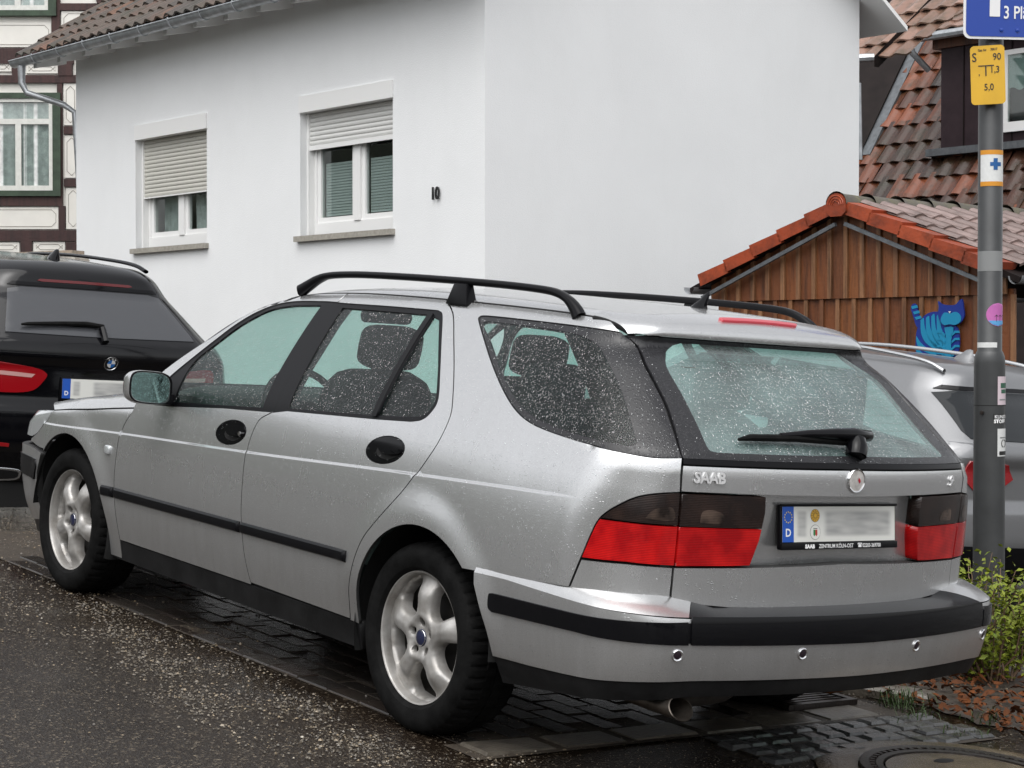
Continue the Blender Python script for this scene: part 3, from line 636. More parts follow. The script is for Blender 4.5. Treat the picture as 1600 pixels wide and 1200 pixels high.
panel('cowl', 'black_trim', car, [(2.0, .42), (2.42, .42), (2.42, PI - .42), (2.0, PI - .42)], F_frt, proj=hoodp, h=.06, rim=0, off=-.03)
# front bumper and grille
FC = 2.75 + .8 * PI / 2
fbl = [(FC, .585)] + crv([(3.3, .585), (3.16, .590), (2.96, .583)], 4) + [(3.02, .48), (3.055, .36), (3.06, .26)] + [(3.3, .225), (FC, .215)]
fb = panel('front_bumper', 'silver_paint', car, fbl + [(2 * FC - p[0], p[1]) for p in fbl[::-1][1:-1]], F_fbm, h=.03, rim=.03)
for mi in (False, True): panel('bumper_strip', 'black_trim', fb, [(3.02, .508), (3.06, .445), (FC - .01, .440), (FC - .01, .520), (3.2, .545), (3.03, .545)], F_fbm, mirror=mi, h=.03, off=.007, rim=.012)
panel('front_valance', 'black_trim', fb, [(3.06, .265), (FC, .22), (2 * FC - 3.06, .265), (2 * FC - 3.10, .18), (FC, .15), (3.10, .18)], F_fbm, h=.05, off=-.008, rim=.02)
panel('grille', 'black_gloss', car, [(3.66, .60), (2 * FC - 3.66, .60), (2 * FC - 3.64, .735), (3.64, .735)], F_frt, h=.04, off=.002, rim=.01)
# tailgate: upper rim with brake light, glass, badge strip, recessed panel, lower panel, inner lamps
def sang(y, z0):
    a = np.linspace(.05, 1.2, 500); P = cast(F_cab, *spoil(np.full(500, y), a)); return float(np.interp(z0, P[:, 2], a))
sy = np.linspace(.551, -.551, 23)
tgt = [(y, sang(y, 1.389)) for y in sy] + [(-.5535, 1.05), (-.5525, 1.3)] + [(y, 1.547) for y in sy[::-1]] + [(.5525, 1.3), (.5535, 1.05)]
tg = panel('tailgate', 'silver_paint', car, tgt, F_cab, proj=spoil, h=.03, rim=.025)
bl = crv([(-.165, .745), (-.174, .775), (-.165, .815), (0, .825), (.165, .815), (.174, .775), (.165, .745), (0, .752), (-.165, .745)], 5)[:-1]
panel('brake_light', 'red_plastic', tg, bl, F_cab, proj=spoil, h=.015, off=.008, rim=.02, gap=0)
RSEAM = crv([(-.596, 1.386), (-.758, 1.304), (-.887, 1.210), (-.967, 1.121), (-1.0145, 1.040)], 5)
tgo = both([(SC, 1.384), (-1.2, 1.385)] + RSEAM + [(SC, 1.044)])
gcl = both([(SC, 1.371), (-1.0, 1.371), (-.78, 1.370)] + crv([(-.755, 1.364), (-.752, 1.350), (-.80, 1.318), (-.934, 1.226), (-1.026, 1.142), (-1.078, 1.080), (-1.098, 1.068), (-1.13, 1.066)], 4) + [(-1.4, 1.067), (SC, 1.069)])
panel('glass_frit', 'wet_frit', tg, tgo, F_cab, holes=[gcl], h=.024, off=-.003, rim=.015)
panel('tailgate_glass', 'rear_glass', tg, gcl, F_cab, h=.05, off=-.005, gap=-.002, rim=0)
panel('glass_seal', 'black_trim', tg, both([(SC, 1.0445), (-1.0155, 1.040), (-1.0165, 1.023), (SC, 1.026)]), F_cab, h=.025, gap=.001, off=.002, rim=.01)
panel('badge_strip', 'silver_paint', tg, both([(SC, 1.024), (-1.0165, 1.021), (-1.0185, .941), (SC, .939)]), F_cab, h=.025, rim=.04)
def F_rec(x, y, z):
    f = np.maximum(F_cab(x, y, z), (_rear(np.minimum(z, .9)) + .064 + .10 * y * y - x)); return f
panel('plate_recess', 'silver_paint', tg, both([(SC, .955), (-1.20, .955), (-1.16, .72), (-1.16, .700), (SC, .700)]), F_rec, h=.025, rim=0, gap=0)
panel('lower_panel', 'silver_paint', tg, both([(SC, .727), (-1.0155, .7125), (-1.0145, .617), (-1.05, .603), (-1.2, .592), (SC, .588)]), F_cab, h=.025, rim=.04)
for mi in (False, True):
    c2 = lambda P: P if not mi else mir(P)
    rl_ = [(-1.0205, .8365), (-1.296, .8365), (-1.290, .80), (-1.262, .722), (-1.0185, .716)]
    ul_ = [(-1.0205, .8365), (-1.0215, .9365), (-1.300, .9365), (-1.3035, .886), (-1.296, .8365)]
    il = panel('tail_lamp', 'red_lens', tg, c2(rl_), F_cab, h=.025, off=.003, rim=.055, gap=.0018)
    panel('smoked_lens', 'smoked_lens', il, c2(ul_), F_cab, h=.025, off=.003, rim=.055, gap=.0018)
    panel('bulb_window', 'bulb_glimmer', il, c2(crv([(-1.075, .850), (-1.15, .848), (-1.15, .880), (-1.11, .893), (-1.08, .885), (-1.075, .850)], 3)[:-1]), F_cab, h=.02, off=.0038, rim=0)
# lettering and emblems
def on_rear(s, z, off=0.): P, N = onsurf(F_cab, s, z, off=off); return Vector(P[0]), Vector(N[0])
p0, n0 = on_rear(-1.050, .9715); p1, _ = on_rear(-1.166, .9715); q0, _ = on_rear(-1.050, 1.005)
text(tg, 'SAAB', .046, p0, p1 - p0, q0 - p0, 'shade_black', 'lettering_shadow_edge', bold=.0023, sx=.98, lift=.0004)  # black copy behind the letters paints in their shadow and dirty edge
text(tg, 'SAAB', .046, p0, p1 - p0, q0 - p0, 'letter_silver', 'maker_lettering', ext=.003, bold=.0012, sx=.98, lift=.001)
p0, _ = on_rear(2 * SC + 1.122, .968); p1, _ = on_rear(2 * SC + 1.06, .968); q0, _ = on_rear(2 * SC + 1.122, 1.0)
text(tg, '9', .050, p0, p1 - p0, (q0 - p0) + (p1 - p0) * .12, 'letter_silver', 'model_lettering', ext=.003, bold=.0008, sx=.95, lift=.001)
p0, _ = on_rear(2 * SC + 1.094, .985); p1, _ = on_rear(2 * SC + 1.04, .985)
text(tg, '5', .036, p0, p1 - p0, (q0 - p0), 'letter_silver', 'model_lettering', ext=.003, bold=.0008, sx=.95, lift=.001)
mat('worn_emblem', (.62, .60, .57), .4, .1, col2=(.40, .38, .36), vscale=60)
def disc_at(name, m, parent, P, N, prof, n=28, sx=1.):
    N = Vector(N).normalized(); a = Vector((0, 0, 1)); e1 = a.cross(N).normalized(); e2 = N.cross(e1); mb = MB(); V = []
    for i in range(n):
        t = 2 * PI * i / n
        for r, h in prof: V.append(Vector(P) + e1 * (r * math.cos(t) * sx) + e2 * (r * math.sin(t)) + N * h)
    k = len(prof); mb.add(V, [(i * k + q, ((i + 1) % n) * k + q, ((i + 1) % n) * k + q + 1, i * k + q + 1) for i in range(n) for q in range(k - 1)]); return mb.build(name, m, parent, smooth=True)
P, N = onsurf(F_cab, [SC], [.992])
eb = disc_at('round_emblem', 'chrome', tg, P[0], N[0], [(.0385, -.004), (.0385, .005), (.0365, .008), (.0335, .0065), (.033, .004)], 36)
disc_at('emblem_face', 'worn_emblem', eb, P[0], N[0], [(.0335, .0045), (.02, .006), (.0003, .0065)], 36)
e2_ = Vector(P[0]) + Vector(N[0]) * .0068
mesh('emblem_paint', [e2_ + Vector(v) for v in ((-.001, -.014, .004), (-.001, -.006, .010), (-.001, -.004, .001), (-.001, -.010, -.008), (-.001, -.016, -.004))], [(0, 1, 2, 3, 4)], 'red_plastic', eb)
# number plate
px0 = Vector((-1.046, 0, .848)); ex = Vector((0, -1, 0)); ey = Vector((.128, 0, .992)).normalized(); ez = ex.cross(ey)
pf = MB().fbox(px0, ex, ey, ez, (-.268, -.079, -.022), (.268, .064, -.004)).build('number_plate', 'black_trim', tg, smooth=True, bevel=.008)
MB().fbox(px0, ex, ey, ez, (-.268, -.079, -.006), (.268, -.057, .003)).build('frame_lip', 'black_trim', pf, smooth=True, bevel=.003)
MB().fbox(px0, ex, ey, ez, (-.268, .056, -.006), (.268, .064, .002)).build('frame_top', 'black_trim', pf, smooth=True, bevel=.002)
def plate_mat(name):
    m = mat(name, (.70, .70, .66), .35); t = m.node_tree; p = t.nodes['Principled BSDF']; L = t.links.new
    uv = nod(t, 'ShaderNodeUVMap'); sx = nod(t, 'ShaderNodeSeparateXYZ'); L(uv.outputs[0], sx.inputs[0])
    def blur(a, b, w, out):
        r1 = nod(t, 'ShaderNodeMapRange', interpolation_type='SMOOTHSTEP'); L(out, r1.inputs[0]); r1.inputs[1].default_value = a - w; r1.inputs[2].default_value = a + w
        r2 = nod(t, 'ShaderNodeMapRange', interpolation_type='SMOOTHSTEP'); L(out, r2.inputs[0]); r2.inputs[1].default_value = b - w; r2.inputs[2].default_value = b + w; r2.inputs[3].default_value = 1; r2.inputs[4].default_value = 0
        k = nod(t, 'ShaderNodeMath', operation='MULTIPLY'); L(r1.outputs[0], k.inputs[0]); L(r2.outputs[0], k.inputs[1]); return k.outputs[0]
    def mul(a, b): k = nod(t, 'ShaderNodeMath', operation='MULTIPLY'); L(a, k.inputs[0]); L(b, k.inputs[1]); return k.outputs[0]
    v = blur(.16, .86, .07, sx.outputs[1]); a = mul(blur(.13, .205, .02, sx.outputs[0]), v); b = mul(blur(.37, .955, .03, sx.outputs[0]), v)
    ad = nod(t, 'ShaderNodeMath', operation='ADD'); L(a, ad.inputs[0]); L(b, ad.inputs[1])
    n = nod(t, 'ShaderNodeTexNoise', Scale=5.0, Detail=1.); L(uv.outputs[0], n.inputs['Vector'])
    nn = nod(t, 'ShaderNodeMapRange'); L(n.outputs[0], nn.inputs[0]); nn.inputs[1].default_value = .3; nn.inputs[2].default_value = .7; nn.inputs[3].default_value = .55; nn.inputs[4].default_value = 1.; f = mul(ad.outputs[0], nn.outputs[0])
    mx = nod(t, 'ShaderNodeMixRGB'); L(f, mx.inputs[0]); mx.inputs[1].default_value = (.70, .70, .66, 1); mx.inputs[2].default_value = (.34, .34, .335, 1); L(mx.outputs[0], p.inputs['Base Color']); return m
plate_mat('plate_blurred')
def plate(parent, o, ex, ey, ez, wd=.52, ht=.11):
    P = [o + ex * x + ey * y for x, y in ((-wd / 2, -ht / 2), (wd / 2, -ht / 2), (wd / 2, ht / 2), (-wd / 2, ht / 2))]
    me = bpy.data.meshes.new('plate'); me.from_pydata([tuple(p) for p in P], [], [(0, 1, 2, 3)]); uv = me.uv_layers.new(name='UVMap')
    for i, c in enumerate(((0, 0), (1, 0), (1, 1), (0, 1))): uv.data[i].uv = c
    pl = link('plate', me, 'plate_blurred', parent)
    q = [o + ez * .0008 + ex * x + ey * y for x, y in ((-wd / 2, -ht / 2), (-wd / 2 + .050, -ht / 2), (-wd / 2 + .050, ht / 2), (-wd / 2, ht / 2))]
    mesh('euro_band', q, [(0, 1, 2, 3)], 'eu_blue', pl)
    text(pl, 'D', .034, o + ex * (-wd / 2 + .025) + ey * (-ht / 2 + .018), ex, ey, 'print_white', 'country_letter', bold=.0008, align='CENTER', lift=.0014)
    return pl
pl = plate(pf, px0 + ez * -.002, ex, ey, ez)
for k in range(12):
    a = 2 * PI * k / 12; c = px0 + ez * -.0005 + ex * (-.235 + .0165 * math.cos(a)) + ey * (.022 + .0165 * math.sin(a)); P5 = [c + ex * (.0033 if j % 2 == 0 else .0014) * math.sin(2 * PI * j / 10) + ey * (.0033 if j % 2 == 0 else .0014) * math.cos(2 * PI * j / 10) for j in range(10)]
    mesh('euro_star', P5, [tuple(range(10))[::-1]], 'star_yellow', pl)
def seal(o, r, m, nm): return mesh(nm, [o + ex * r * math.cos(t) + ey * r * math.sin(t) for t in np.linspace(0, 2 * PI, 28, False)], [tuple(range(28))], m, pl)
c1 = px0 + ex * -.114 + ey * .027 - ez * .0012; seal(c1, .0205, 'print_black', 'inspection_seal'); seal(c1 + ez * .0003, .0195, 'gold_sticker', 'inspection_seal')
for k in range(12):
    a = 2 * PI * k / 12; u = ex * math.cos(a) + ey * math.sin(a); vv = ex * -math.sin(a) + ey * math.cos(a); b = c1 + ez * .0006
    mesh('month_mark', [b + u * .012 - vv * .001, b + u * .0175 - vv * .001, b + u * .0175 + vv * .001, b + u * .012 + vv * .001], [(0, 1, 2, 3)], 'print_black', pl)
seal(c1 + ez * .0006, .0095, 'print_black', 'inspection_seal'); seal(c1 + ez * .0009, .0075, 'gold_sticker', 'inspection_seal')
c2_ = px0 + ex * -.114 + ey * -.025 - ez * .0012; seal(c2_, .0235, 'print_black', 'registration_seal'); seal(c2_ + ez * .0003, .0225, 'plate_white', 'registration_seal')
mat('crest_green', (.02, .20, .06), .4); mat('crest_red', (.45, .03, .03), .4)
for dx, m_ in ((-.0045, 'crest_green'), (.0045, 'crest_red')):
    mesh('crest', [c2_ + ez * .0006 + ex * (dx + a) + ey * b for a, b in ((-.0045, .008), (.0045, .008), (.0045, -.008), (0, -.013), (-.0045, -.008))], [(4, 3, 2, 1, 0)], m_, pl)
mesh('crest_band', [c2_ + ez * .0006 + ex * a + ey * b for a, b in ((-.009, .0105), (.009, .0105), (.009, .0125), (-.009, .0125))], [(0, 1, 2, 3)], 'print_black', pl)
lo_ = px0 + ez * .0045 + ey * -.0745
text(pf, 'SAAB', .0165, lo_ + ex * -.165, ex, ey, 'print_white', 'frame_lettering', bold=.0011, sx=1.1, lift=0)
text(pf, 'ZENTRUM KÖLN-OST', .0175, lo_ + ex * -.103, ex, ey, 'print_white', 'frame_lettering', bold=.0003, sx=.92, lift=0)
text(pf, '02203-369700', .0175, lo_ + ex * .098, ex, ey, 'print_white', 'frame_lettering', bold=.0003, sx=.85, lift=0)
ph = MB()     # telephone symbol
for a, b in (((.078, .000), (.093, .007)), ((.081, .007), (.090, .010)), ((.076, .011), (.095, .014)), ((.075, .008), (.079, .012)), ((.092, .008), (.096, .012))):
    ph.add([lo_ + ez * .0002 + ex * x + ey * y for x, y in ((a[0], a[1]), (b[0], a[1]), (b[0], b[1]), (a[0], b[1]))], [(0, 1, 2, 3)])
ph.build('telephone_symbol', 'print_white', pf)
# rear wiper
def gp(y, z, off): s = -.5 - .8 * math.atan2(-(float(_rear(z)) + float(_crn(z)) * y * y + .5), y); P, N = onsurf(F_cab, s, z, off=off); return Vector(P[0])
wp = MB().tube([gp(-.02, 1.062, .006), gp(-.03, 1.076, .022), gp(-.045, 1.090, .034)], [.034, .036, .026], 14).build('rear_wiper', 'black_gloss', tg, smooth=True)
MB().tube([gp(-.125, 1.100, .030), gp(-.11, 1.100, .036), gp(-.03, 1.100, .040), gp(.05, 1.103, .036), gp(.15, 1.106, .028), gp(.26, 1.104, .020)], [.010, .019, .022, .018, .013, .008], 12).build('wiper_arm', 'black_gloss', wp, smooth=True)
MB().tube([gp(.42, 1.094, .010), gp(.38, 1.098, .014), gp(.2, 1.100, .016), gp(.0, 1.094, .014), gp(-.03, 1.092, .010)], [.005, .011, .012, .010, .005], 8).build('wiper_blade', 'rubber', wp, smooth=True)
# roof aerial
P, N = onsurf(F_cab, [-.31], [0.], top); b0 = Vector(P[0]); rows = []
for t, L_, W_, xo in ((0, .085, .03, 0), (.012, .07, .022, -.004), (.03, .045, .012, -.022), (.05, .024, .006, -.036), (.060, .012, .003, -.042)):
    rows.append([tuple(b0 + Vector((xo + L_ / 2 * math.cos(a), W_ / 2 * math.sin(a), t - .002))) for a in np.linspace(0, 2 * PI, 16, False)])
rows.append([tuple(b0 + Vector((-.043, 0, .061)))] * 16); loft('shark_fin_aerial', 'black_gloss', rf, rows, closed=True)
# rear bumper
bt = lambda s: np.interp(-np.minimum(s, 2 * SC - s) * 0 - np.maximum(s, 2 * SC - s), [.345, .5, .785, 1.083, -SC], [.600, .602, .592, .586, .586])
bl_ = [(SC, .582), (-1.083, .582), (-.785, .592), (-.5, .602), (-.347, .600)] + crv([(-.352, .56), (-.385, .49), (-.415, .42), (-.432, .343)], 3) + crv([(-.6, .349), (-.8, .362), (-1.05, .388), (-1.25, .390), (SC, .387)], 4)
rb = panel('rear_bumper', 'silver_paint', car, both(bl_), F_bmp, h=.024, rim=.02)
vl = [(SC, .388), (-1.05, .389), (-.8, .363), (-.432, .344), (-.430, .252), (-.8, .292), (-1.1, .335), (SC, .332)]
panel('bumper_valance', 'grey_plastic', rb, both(vl), F_bmp, h=.03, off=-.006, rim=.03)
stl = [(-1.0815, .573), (-.785, .557)] + crv([(-.445, .549), (-.426, .543), (-.426, .50), (-.445, .486)], 4) + [(-.788, .499), (-1.087, .502)]
panel('strip_backing', 'black_trim', rb, both([(SC, .578), (-1.0855, .570), (-.785, .553), (-.46, .545), (-.46, .492), (-.788, .504), (-1.0905, .506), (SC, .501)]), F_bmp, h=.03, off=.002, rim=.004)
for P_ in (stl, mir(stl), both([(SC, .588), (-1.0855, .5875), (-1.0905, .502), (SC, .497)])):
    panel('bumper_strip', 'black_gloss', rb, P_, F_bmp, h=.02, off=.008, rim=.016)
def deck(s0, s1, m, nm, n=26):
    s = np.linspace(s0, s1, n); so_ = bt(s); O, N = onsurf(F_bmp, s, so_ - .002); O2 = O; I, Ni = onsurf(F_cab, s, np.interp(np.abs(s - SC), [.60, .68, .75, 1.4], [.594, .612, .628, .634])); I = I - Ni * .02
    rows = []
    for t in (0, .03, .08, .16, .3, .5, .75, 1.):
        e = t; zz = O[:, 2] + (I[:, 2] - O[:, 2]) * (1 - (1 - t) ** 2.2); p = O + (I - O) * e; p[:, 2] = zz; rows.append(p)
    return loft(nm, m, rb, rows)
deck(-.35, -1.082, 'silver_paint', 'bumper_corner'); deck(2 * SC + .35, 2 * SC + 1.082, 'silver_paint', 'bumper_corner'); deck(-1.0835, 2 * SC + 1.0835, 'black_trim', 'load_step', 40)
mat('sensor', (.02, .012, .018), .3)
for s in (-1.062, -1.462, 2 * SC + 1.462, 2 * SC + 1.062):
    P, N = onsurf(F_bmp, [s], [.4725])
    so_ = disc_at('parking_sensor', 'chrome', rb, P[0], N[0], [(.0185, -.004), (.0185, .003), (.016, .005), (.0125, .003), (.012, .0)], 24); disc_at('sensor_eye', 'sensor', so_, P[0], N[0], [(.0125, .0025), (.006, .004), (.0003, .0042)], 20)
# exhaust: flattened, slash-cut tip
rows = []; ec = Vector((-1.075, .650, .306))
for t, r, wd in ((.32, .030, 1.0), (.16, .033, 1.1), (.10, .034, 1.3), (.0, .035, 1.35), (-.002, .0325, 1.35), (.05, .031, 1.3), (.12, .028, 1.1)):
    rows.append([(ec.x + t + (.022 * math.sin(a) if t < .09 else 0), ec.y + r * wd * math.cos(a), ec.z + r * math.sin(a) * .95) for a in np.linspace(0, 2 * PI, 28, False)])
loft('exhaust', 'exhaust', car, rows, closed=True)
MB().quad((-.72, .42, .33), (.42, .42, .17), .5).build('silencer', 'dirty_alloy', car, smooth=True)
# underside, arch liners, wheels
ub = MB().box((-.42, -.60, .24), (3.40, .60, .44)); ub.box((-.98, -.60, .37), (-.42, .60, .44)); ub.box((.42, -.80, .22), (2.28, .80, .31)); ub.box((-1.0, -.62, .42), (-.45, .62, .60)); ub.box((3.0, -.6, .28), (3.38, .6, .60)); ub.build('underbody', 'under_black', car)
MB().box((2.16, -.66, .5), (2.22, .66, .80)).build('bulkhead', 'under_black', car)
for x in (-.02, 2.69):
    for sg in (1, -1):
        mb = MB(); mb.lathe([(.386, .865), (.400, .84), (.405, .55), (.05, .55)], 40, 'y', (x, 0, .32), .05 if x > 1 else -.3, PI + (.3 if x > 1 else .0))
        if sg < 0: mb.V = [(a, -b, c) for a, b, c in mb.V]; mb.F = [f[::-1] for f in mb.F]
        mb.build('wheel_arch_liner', 'under_black', car, smooth=True)
add_wheel(car, 0, .850, .317, False, .02, WP); add_wheel(car, 2.703, .850, .317, False, .06 + PI / 5, WP); add_wheel(car, 0, -.850, .317, True, .9, WP); add_wheel(car, 2.703, -.850, .317, True, .3, WP)
# cabin
def seat(x, y, wd=.5, parent=car):
    s = MB().quad((x + .22, y, .58), (.52, wd, .18), .35).build('seat', 'seat_cloth', parent, smooth=True)
    MB().quad((x - .09, y, .84), (.15, wd * .96, .62), .4, M=Matrix.Rotation(-.30, 3, 'Y')).build('backrest', 'seat_cloth', s, smooth=True)
    MB().quad((x - .215, y, 1.235), (.09, .27, .17), .45, M=Matrix.Rotation(-.2, 3, 'Y')).build('headrest', 'seat_cloth', s, smooth=True)
    MB().tube([(x - .17, y + .06, 1.08), (x - .205, y + .06, 1.20)], .007, 6).tube([(x - .17, y - .06, 1.08), (x - .205, y - .06, 1.20)], .007, 6).build('headrest_post', 'chrome', s)
seat(1.22, .37); seat(1.22, -.37)
rsb = MB().quad((.42, 0, .56), (.52, 1.26, .2), .3).build('rear_bench', 'seat_cloth', car, smooth=True)
MB().quad((.06, 0, .83), (.16, 1.26, .62), .3, M=Matrix.Rotation(-.30, 3, 'Y')).build('backrest', 'seat_cloth', rsb, smooth=True)
for y in (.40, 0, -.40): MB().quad((-.05, y, 1.19), (.09, .25, .14), .45).build('headrest', 'seat_cloth', rsb, smooth=True)
MB().quad((1.95, 0, .86), (.42, 1.45, .26), .35).build('dashboard', 'lining', car, smooth=True)
stw = MB().tube([(1.60 + .07 * math.sin(a), .37 + .185 * math.cos(a), .915 + .175 * math.sin(a)) for a in np.linspace(0, 2 * PI, 33)], .015, 8, False).build('steering_wheel', 'seat_cloth', car, smooth=True)
MB().quad((1.615, .37, .905), (.05, .16, .13), .6).build('wheel_hub', 'seat_cloth', stw, smooth=True)
MB().box((-.92, -.60, .60), (.0, .60, .63)).build('load_floor', 'lining', car)
MB().tube([(1.62, 0, 1.34), (1.60, -.11, 1.34), (1.60, .11, 1.34)], [.03, .03, .03], 8).build('inner_mirror', 'seat_cloth', car)
# ------------------------------------------------------------------ materials of the place
def asphalt(name, base, spk, wet=(.10, .42), sc=1.0):
    m = mat(name, base, .3, spec=.32); t = m.node_tree; p = t.nodes['Principled BSDF']; L = t.links.new; tc = nod(t, 'ShaderNodeTexCoord'); V = tc.outputs['Object']
    vo = nod(t, 'ShaderNodeTexVoronoi', Scale=120. * sc); L(V, vo.inputs['Vector']); n1 = nod(t, 'ShaderNodeTexNoise', Scale=1.1, Detail=6.); L(V, n1.inputs['Vector']); n2 = nod(t, 'ShaderNodeTexNoise', Scale=160. * sc, Detail=3.); L(V, n2.inputs['Vector'])
    r = nod(t, 'ShaderNodeValToRGB'); L(vo.outputs['Color'], r.inputs[0]); e = r.color_ramp.elements; e[0].position = .70; e[0].color = (*base, 1); e[1].position = .95; e[1].color = (*spk, 1)
    mx = nod(t, 'ShaderNodeMixRGB', blend_type='MULTIPLY'); mx.inputs[0].default_value = .7; L(r.outputs[0], mx.inputs[1]); r2 = nod(t, 'ShaderNodeValToRGB'); L(n1.outputs[0], r2.inputs[0]); r2.color_ramp.elements[0].position = .3; r2.color_ramp.elements[0].color = (.48, .40, .33, 1); r2.color_ramp.elements[1].position = .7; r2.color_ramp.elements[1].color = (1.12, 1.03, .95, 1); L(r2.outputs[0], mx.inputs[2]); L(mx.outputs[0], p.inputs['Base Color'])
    mr = nod(t, 'ShaderNodeMapRange'); L(n1.outputs[0], mr.inputs[0]); mr.inputs[1].default_value = .35; mr.inputs[2].default_value = .62; mr.inputs[3].default_value = wet[0]; mr.inputs[4].default_value = wet[1]; L(mr.outputs[0], p.inputs['Roughness'])
    ad = nod(t, 'ShaderNodeMath', operation='ADD'); L(vo.outputs['Distance'], ad.inputs[0]); L(n2.outputs[0], ad.inputs[1])
    bs = nod(t, 'ShaderNodeMapRange'); L(n1.outputs[0], bs.inputs[0]); bs.inputs[1].default_value = .35; bs.inputs[2].default_value = .6; bs.inputs[3].default_value = .15; bs.inputs[4].default_value = .75
    b = nod(t, 'ShaderNodeBump', Distance=.006); L(bs.outputs[0], b.inputs['Strength']); L(ad.outputs[0], b.inputs['Height']); L(b.outputs[0], p.inputs['Normal']); return m
def per_piece(name, cols, rough=.5, bump=.25, bscale=40., moss=None, spots=6.):
    """each piece takes its own colour, with stains and grain"""
    m = mat(name, cols[0], rough); t = m.node_tree; p = t.nodes['Principled BSDF']; L = t.links.new; oi = nod(t, 'ShaderNodeObjectInfo'); r = nod(t, 'ShaderNodeValToRGB'); L(oi.outputs['Random'], r.inputs[0])
    while len(r.color_ramp.elements) < len(cols): r.color_ramp.elements.new(.5)
    for i, c in enumerate(cols): r.color_ramp.elements[i].position = i / (len(cols) - 1); r.color_ramp.elements[i].color = (*c, 1)
    ge = nod(t, 'ShaderNodeNewGeometry'); n = nod(t, 'ShaderNodeTexNoise', Scale=spots, Detail=7., Roughness=.65); L(ge.outputs['Position'], n.inputs['Vector'])
    mx = nod(t, 'ShaderNodeMixRGB'); mr = nod(t, 'ShaderNodeMapRange'); L(n.outputs[0], mr.inputs[0]); mr.inputs[1].default_value = .45; mr.inputs[2].default_value = .68; mr.inputs[4].default_value = .85; L(mr.outputs[0], mx.inputs[0]); L(r.outputs[0], mx.inputs[1]); mo = moss or tuple(c * .35 for c in cols[0]); mx.inputs[2].default_value = (*mo, 1); L(mx.outputs[0], p.inputs['Base Color'])
    n2 = nod(t, 'ShaderNodeTexNoise', Scale=bscale, Detail=4.); L(ge.outputs['Position'], n2.inputs['Vector']); b = nod(t, 'ShaderNodeBump', Strength=bump, Distance=.01); L(n2.outputs[0], b.inputs['Height']); L(b.outputs[0], p.inputs['Normal']); return m
asphalt('wet_asphalt', (.016, .0118, .0088), (.15, .13, .10), (.04, .28))
per_piece('paver', [(.026, .019, .016), (.032, .027, .023), (.020, .017, .016)], .24, .15, 60, (.025, .023, .02))
per_piece('pale_block', [(.10, .088, .070), (.14, .122, .098), (.075, .066, .054)], .3, .3, 70, (.030, .025, .02), 13.)
per_piece('sett', [(.075, .076, .078), (.11, .11, .11), (.06, .058, .055)], .12, .35, 50, (.035, .034, .03), 9.)
mat('soil', (.028, .021, .015), .7, col2=(.05, .038, .026), vscale=14, bump=.9, bscale=45)
mat('concrete_wet', (.125, .095, .062), .25, col2=(.07, .054, .038), vscale=7, bump=.25, bscale=90, rough2=.12)
mat('iron', (.028, .022, .019), .35, .4, var=.4, vscale=25, bump=.2, bscale=90)
mat('render_white', (.78, .79, .795), .85, var=.03, vscale=.9, bump=.3, bscale=110, bdet=5)
mat('pvc_white', (.80, .80, .79), .3)
mat('window_stone', (.33, .31, .27), .6, var=.25, vscale=30, bump=.2, bscale=120)
mat('shutter_white', (.66, .66, .64), .4); mat('shutter_beige', (.54, .53, .48), .45)
mat('zinc', (.46, .48, .50), .42, .7, var=.3, vscale=9)
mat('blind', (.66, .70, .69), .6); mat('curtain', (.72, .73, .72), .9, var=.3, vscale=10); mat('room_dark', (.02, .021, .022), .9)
mat('pane_glass', (.02, .022, .024), .04, spec=.6)
glass_mat('house_glass', (.80, .84, .83), .0, .0)
mat('number_black', (.015, .015, .015), .4)
per_piece('old_tile', [(.060, .046, .038), (.080, .054, .040), (.045, .038, .034), (.13, .058, .032), (.070, .054, .045)], .5, .35, 30, (.030, .028, .016), 4.)
per_piece('orange_tile', [(.040, .020, .013), (.080, .031, .018), (.030, .018, .014), (.15, .046, .021), (.060, .026, .017), (.042, .021, .015), (.24, .070, .030), (.046, .023, .016)], .24, .35, 40, (.026, .022, .010), 3.)
per_piece('dormer_tile', [(.20, .115, .085), (.28, .17, .13), (.15, .09, .065)], .22, .2, 40, (.06, .05, .03), 4.)
per_piece('shed_tile', [(.20, .145, .13), (.25, .18, .165), (.165, .12, .108)], .32, .2, 40, (.10, .07, .06), 5.)
per_piece('verge_tile', [(.29, .050, .018), (.34, .064, .024), (.22, .040, .016)], .34, .2, 40, (.11, .026, .013), 7.)
per_piece('ridge_tile', [(.075, .068, .058), (.10, .09, .075), (.06, .055, .048)], .6, .3, 30, (.12, .11, .06), 9.)
def wood(name, cols, rough=.55):
    m = per_piece(name, cols, rough, .3, 30, tuple(c * .3 for c in cols[0]), 3.); t = m.node_tree; n = [q for q in t.nodes if q.type == 'TEX_NOISE'][0]; ge = [q for q in t.nodes if q.type == 'NEW_GEOMETRY'][0]
    mp = nod(t, 'ShaderNodeMapping'); mp.inputs['Scale'].default_value = (7, 7, .7); t.links.new(ge.outputs['Position'], mp.inputs[0]); t.links.new(mp.outputs[0], n.inputs['Vector']); return m
wood('shed_board', [(.115, .034, .009), (.18, .056, .015), (.135, .042, .012), (.21, .072, .020), (.095, .029, .009)]); wood('shed_batten', [(.19, .085, .034), (.25, .12, .055), (.13, .05, .02)])
wood('timber_brown', [(.040, .014, .013), (.052, .018, .015), (.034, .013, .012)], .6)
mat('infill_white', (.74, .72, .67), .85, var=.06, vscale=3, bump=.15, bscale=60)
mat('frame_green', (.035, .06, .035), .6, var=.4, vscale=8); mat('old_white', (.66, .66, .62), .5, var=.1, vscale=20)
mat('panel_line', (.33, .31, .28), .8)
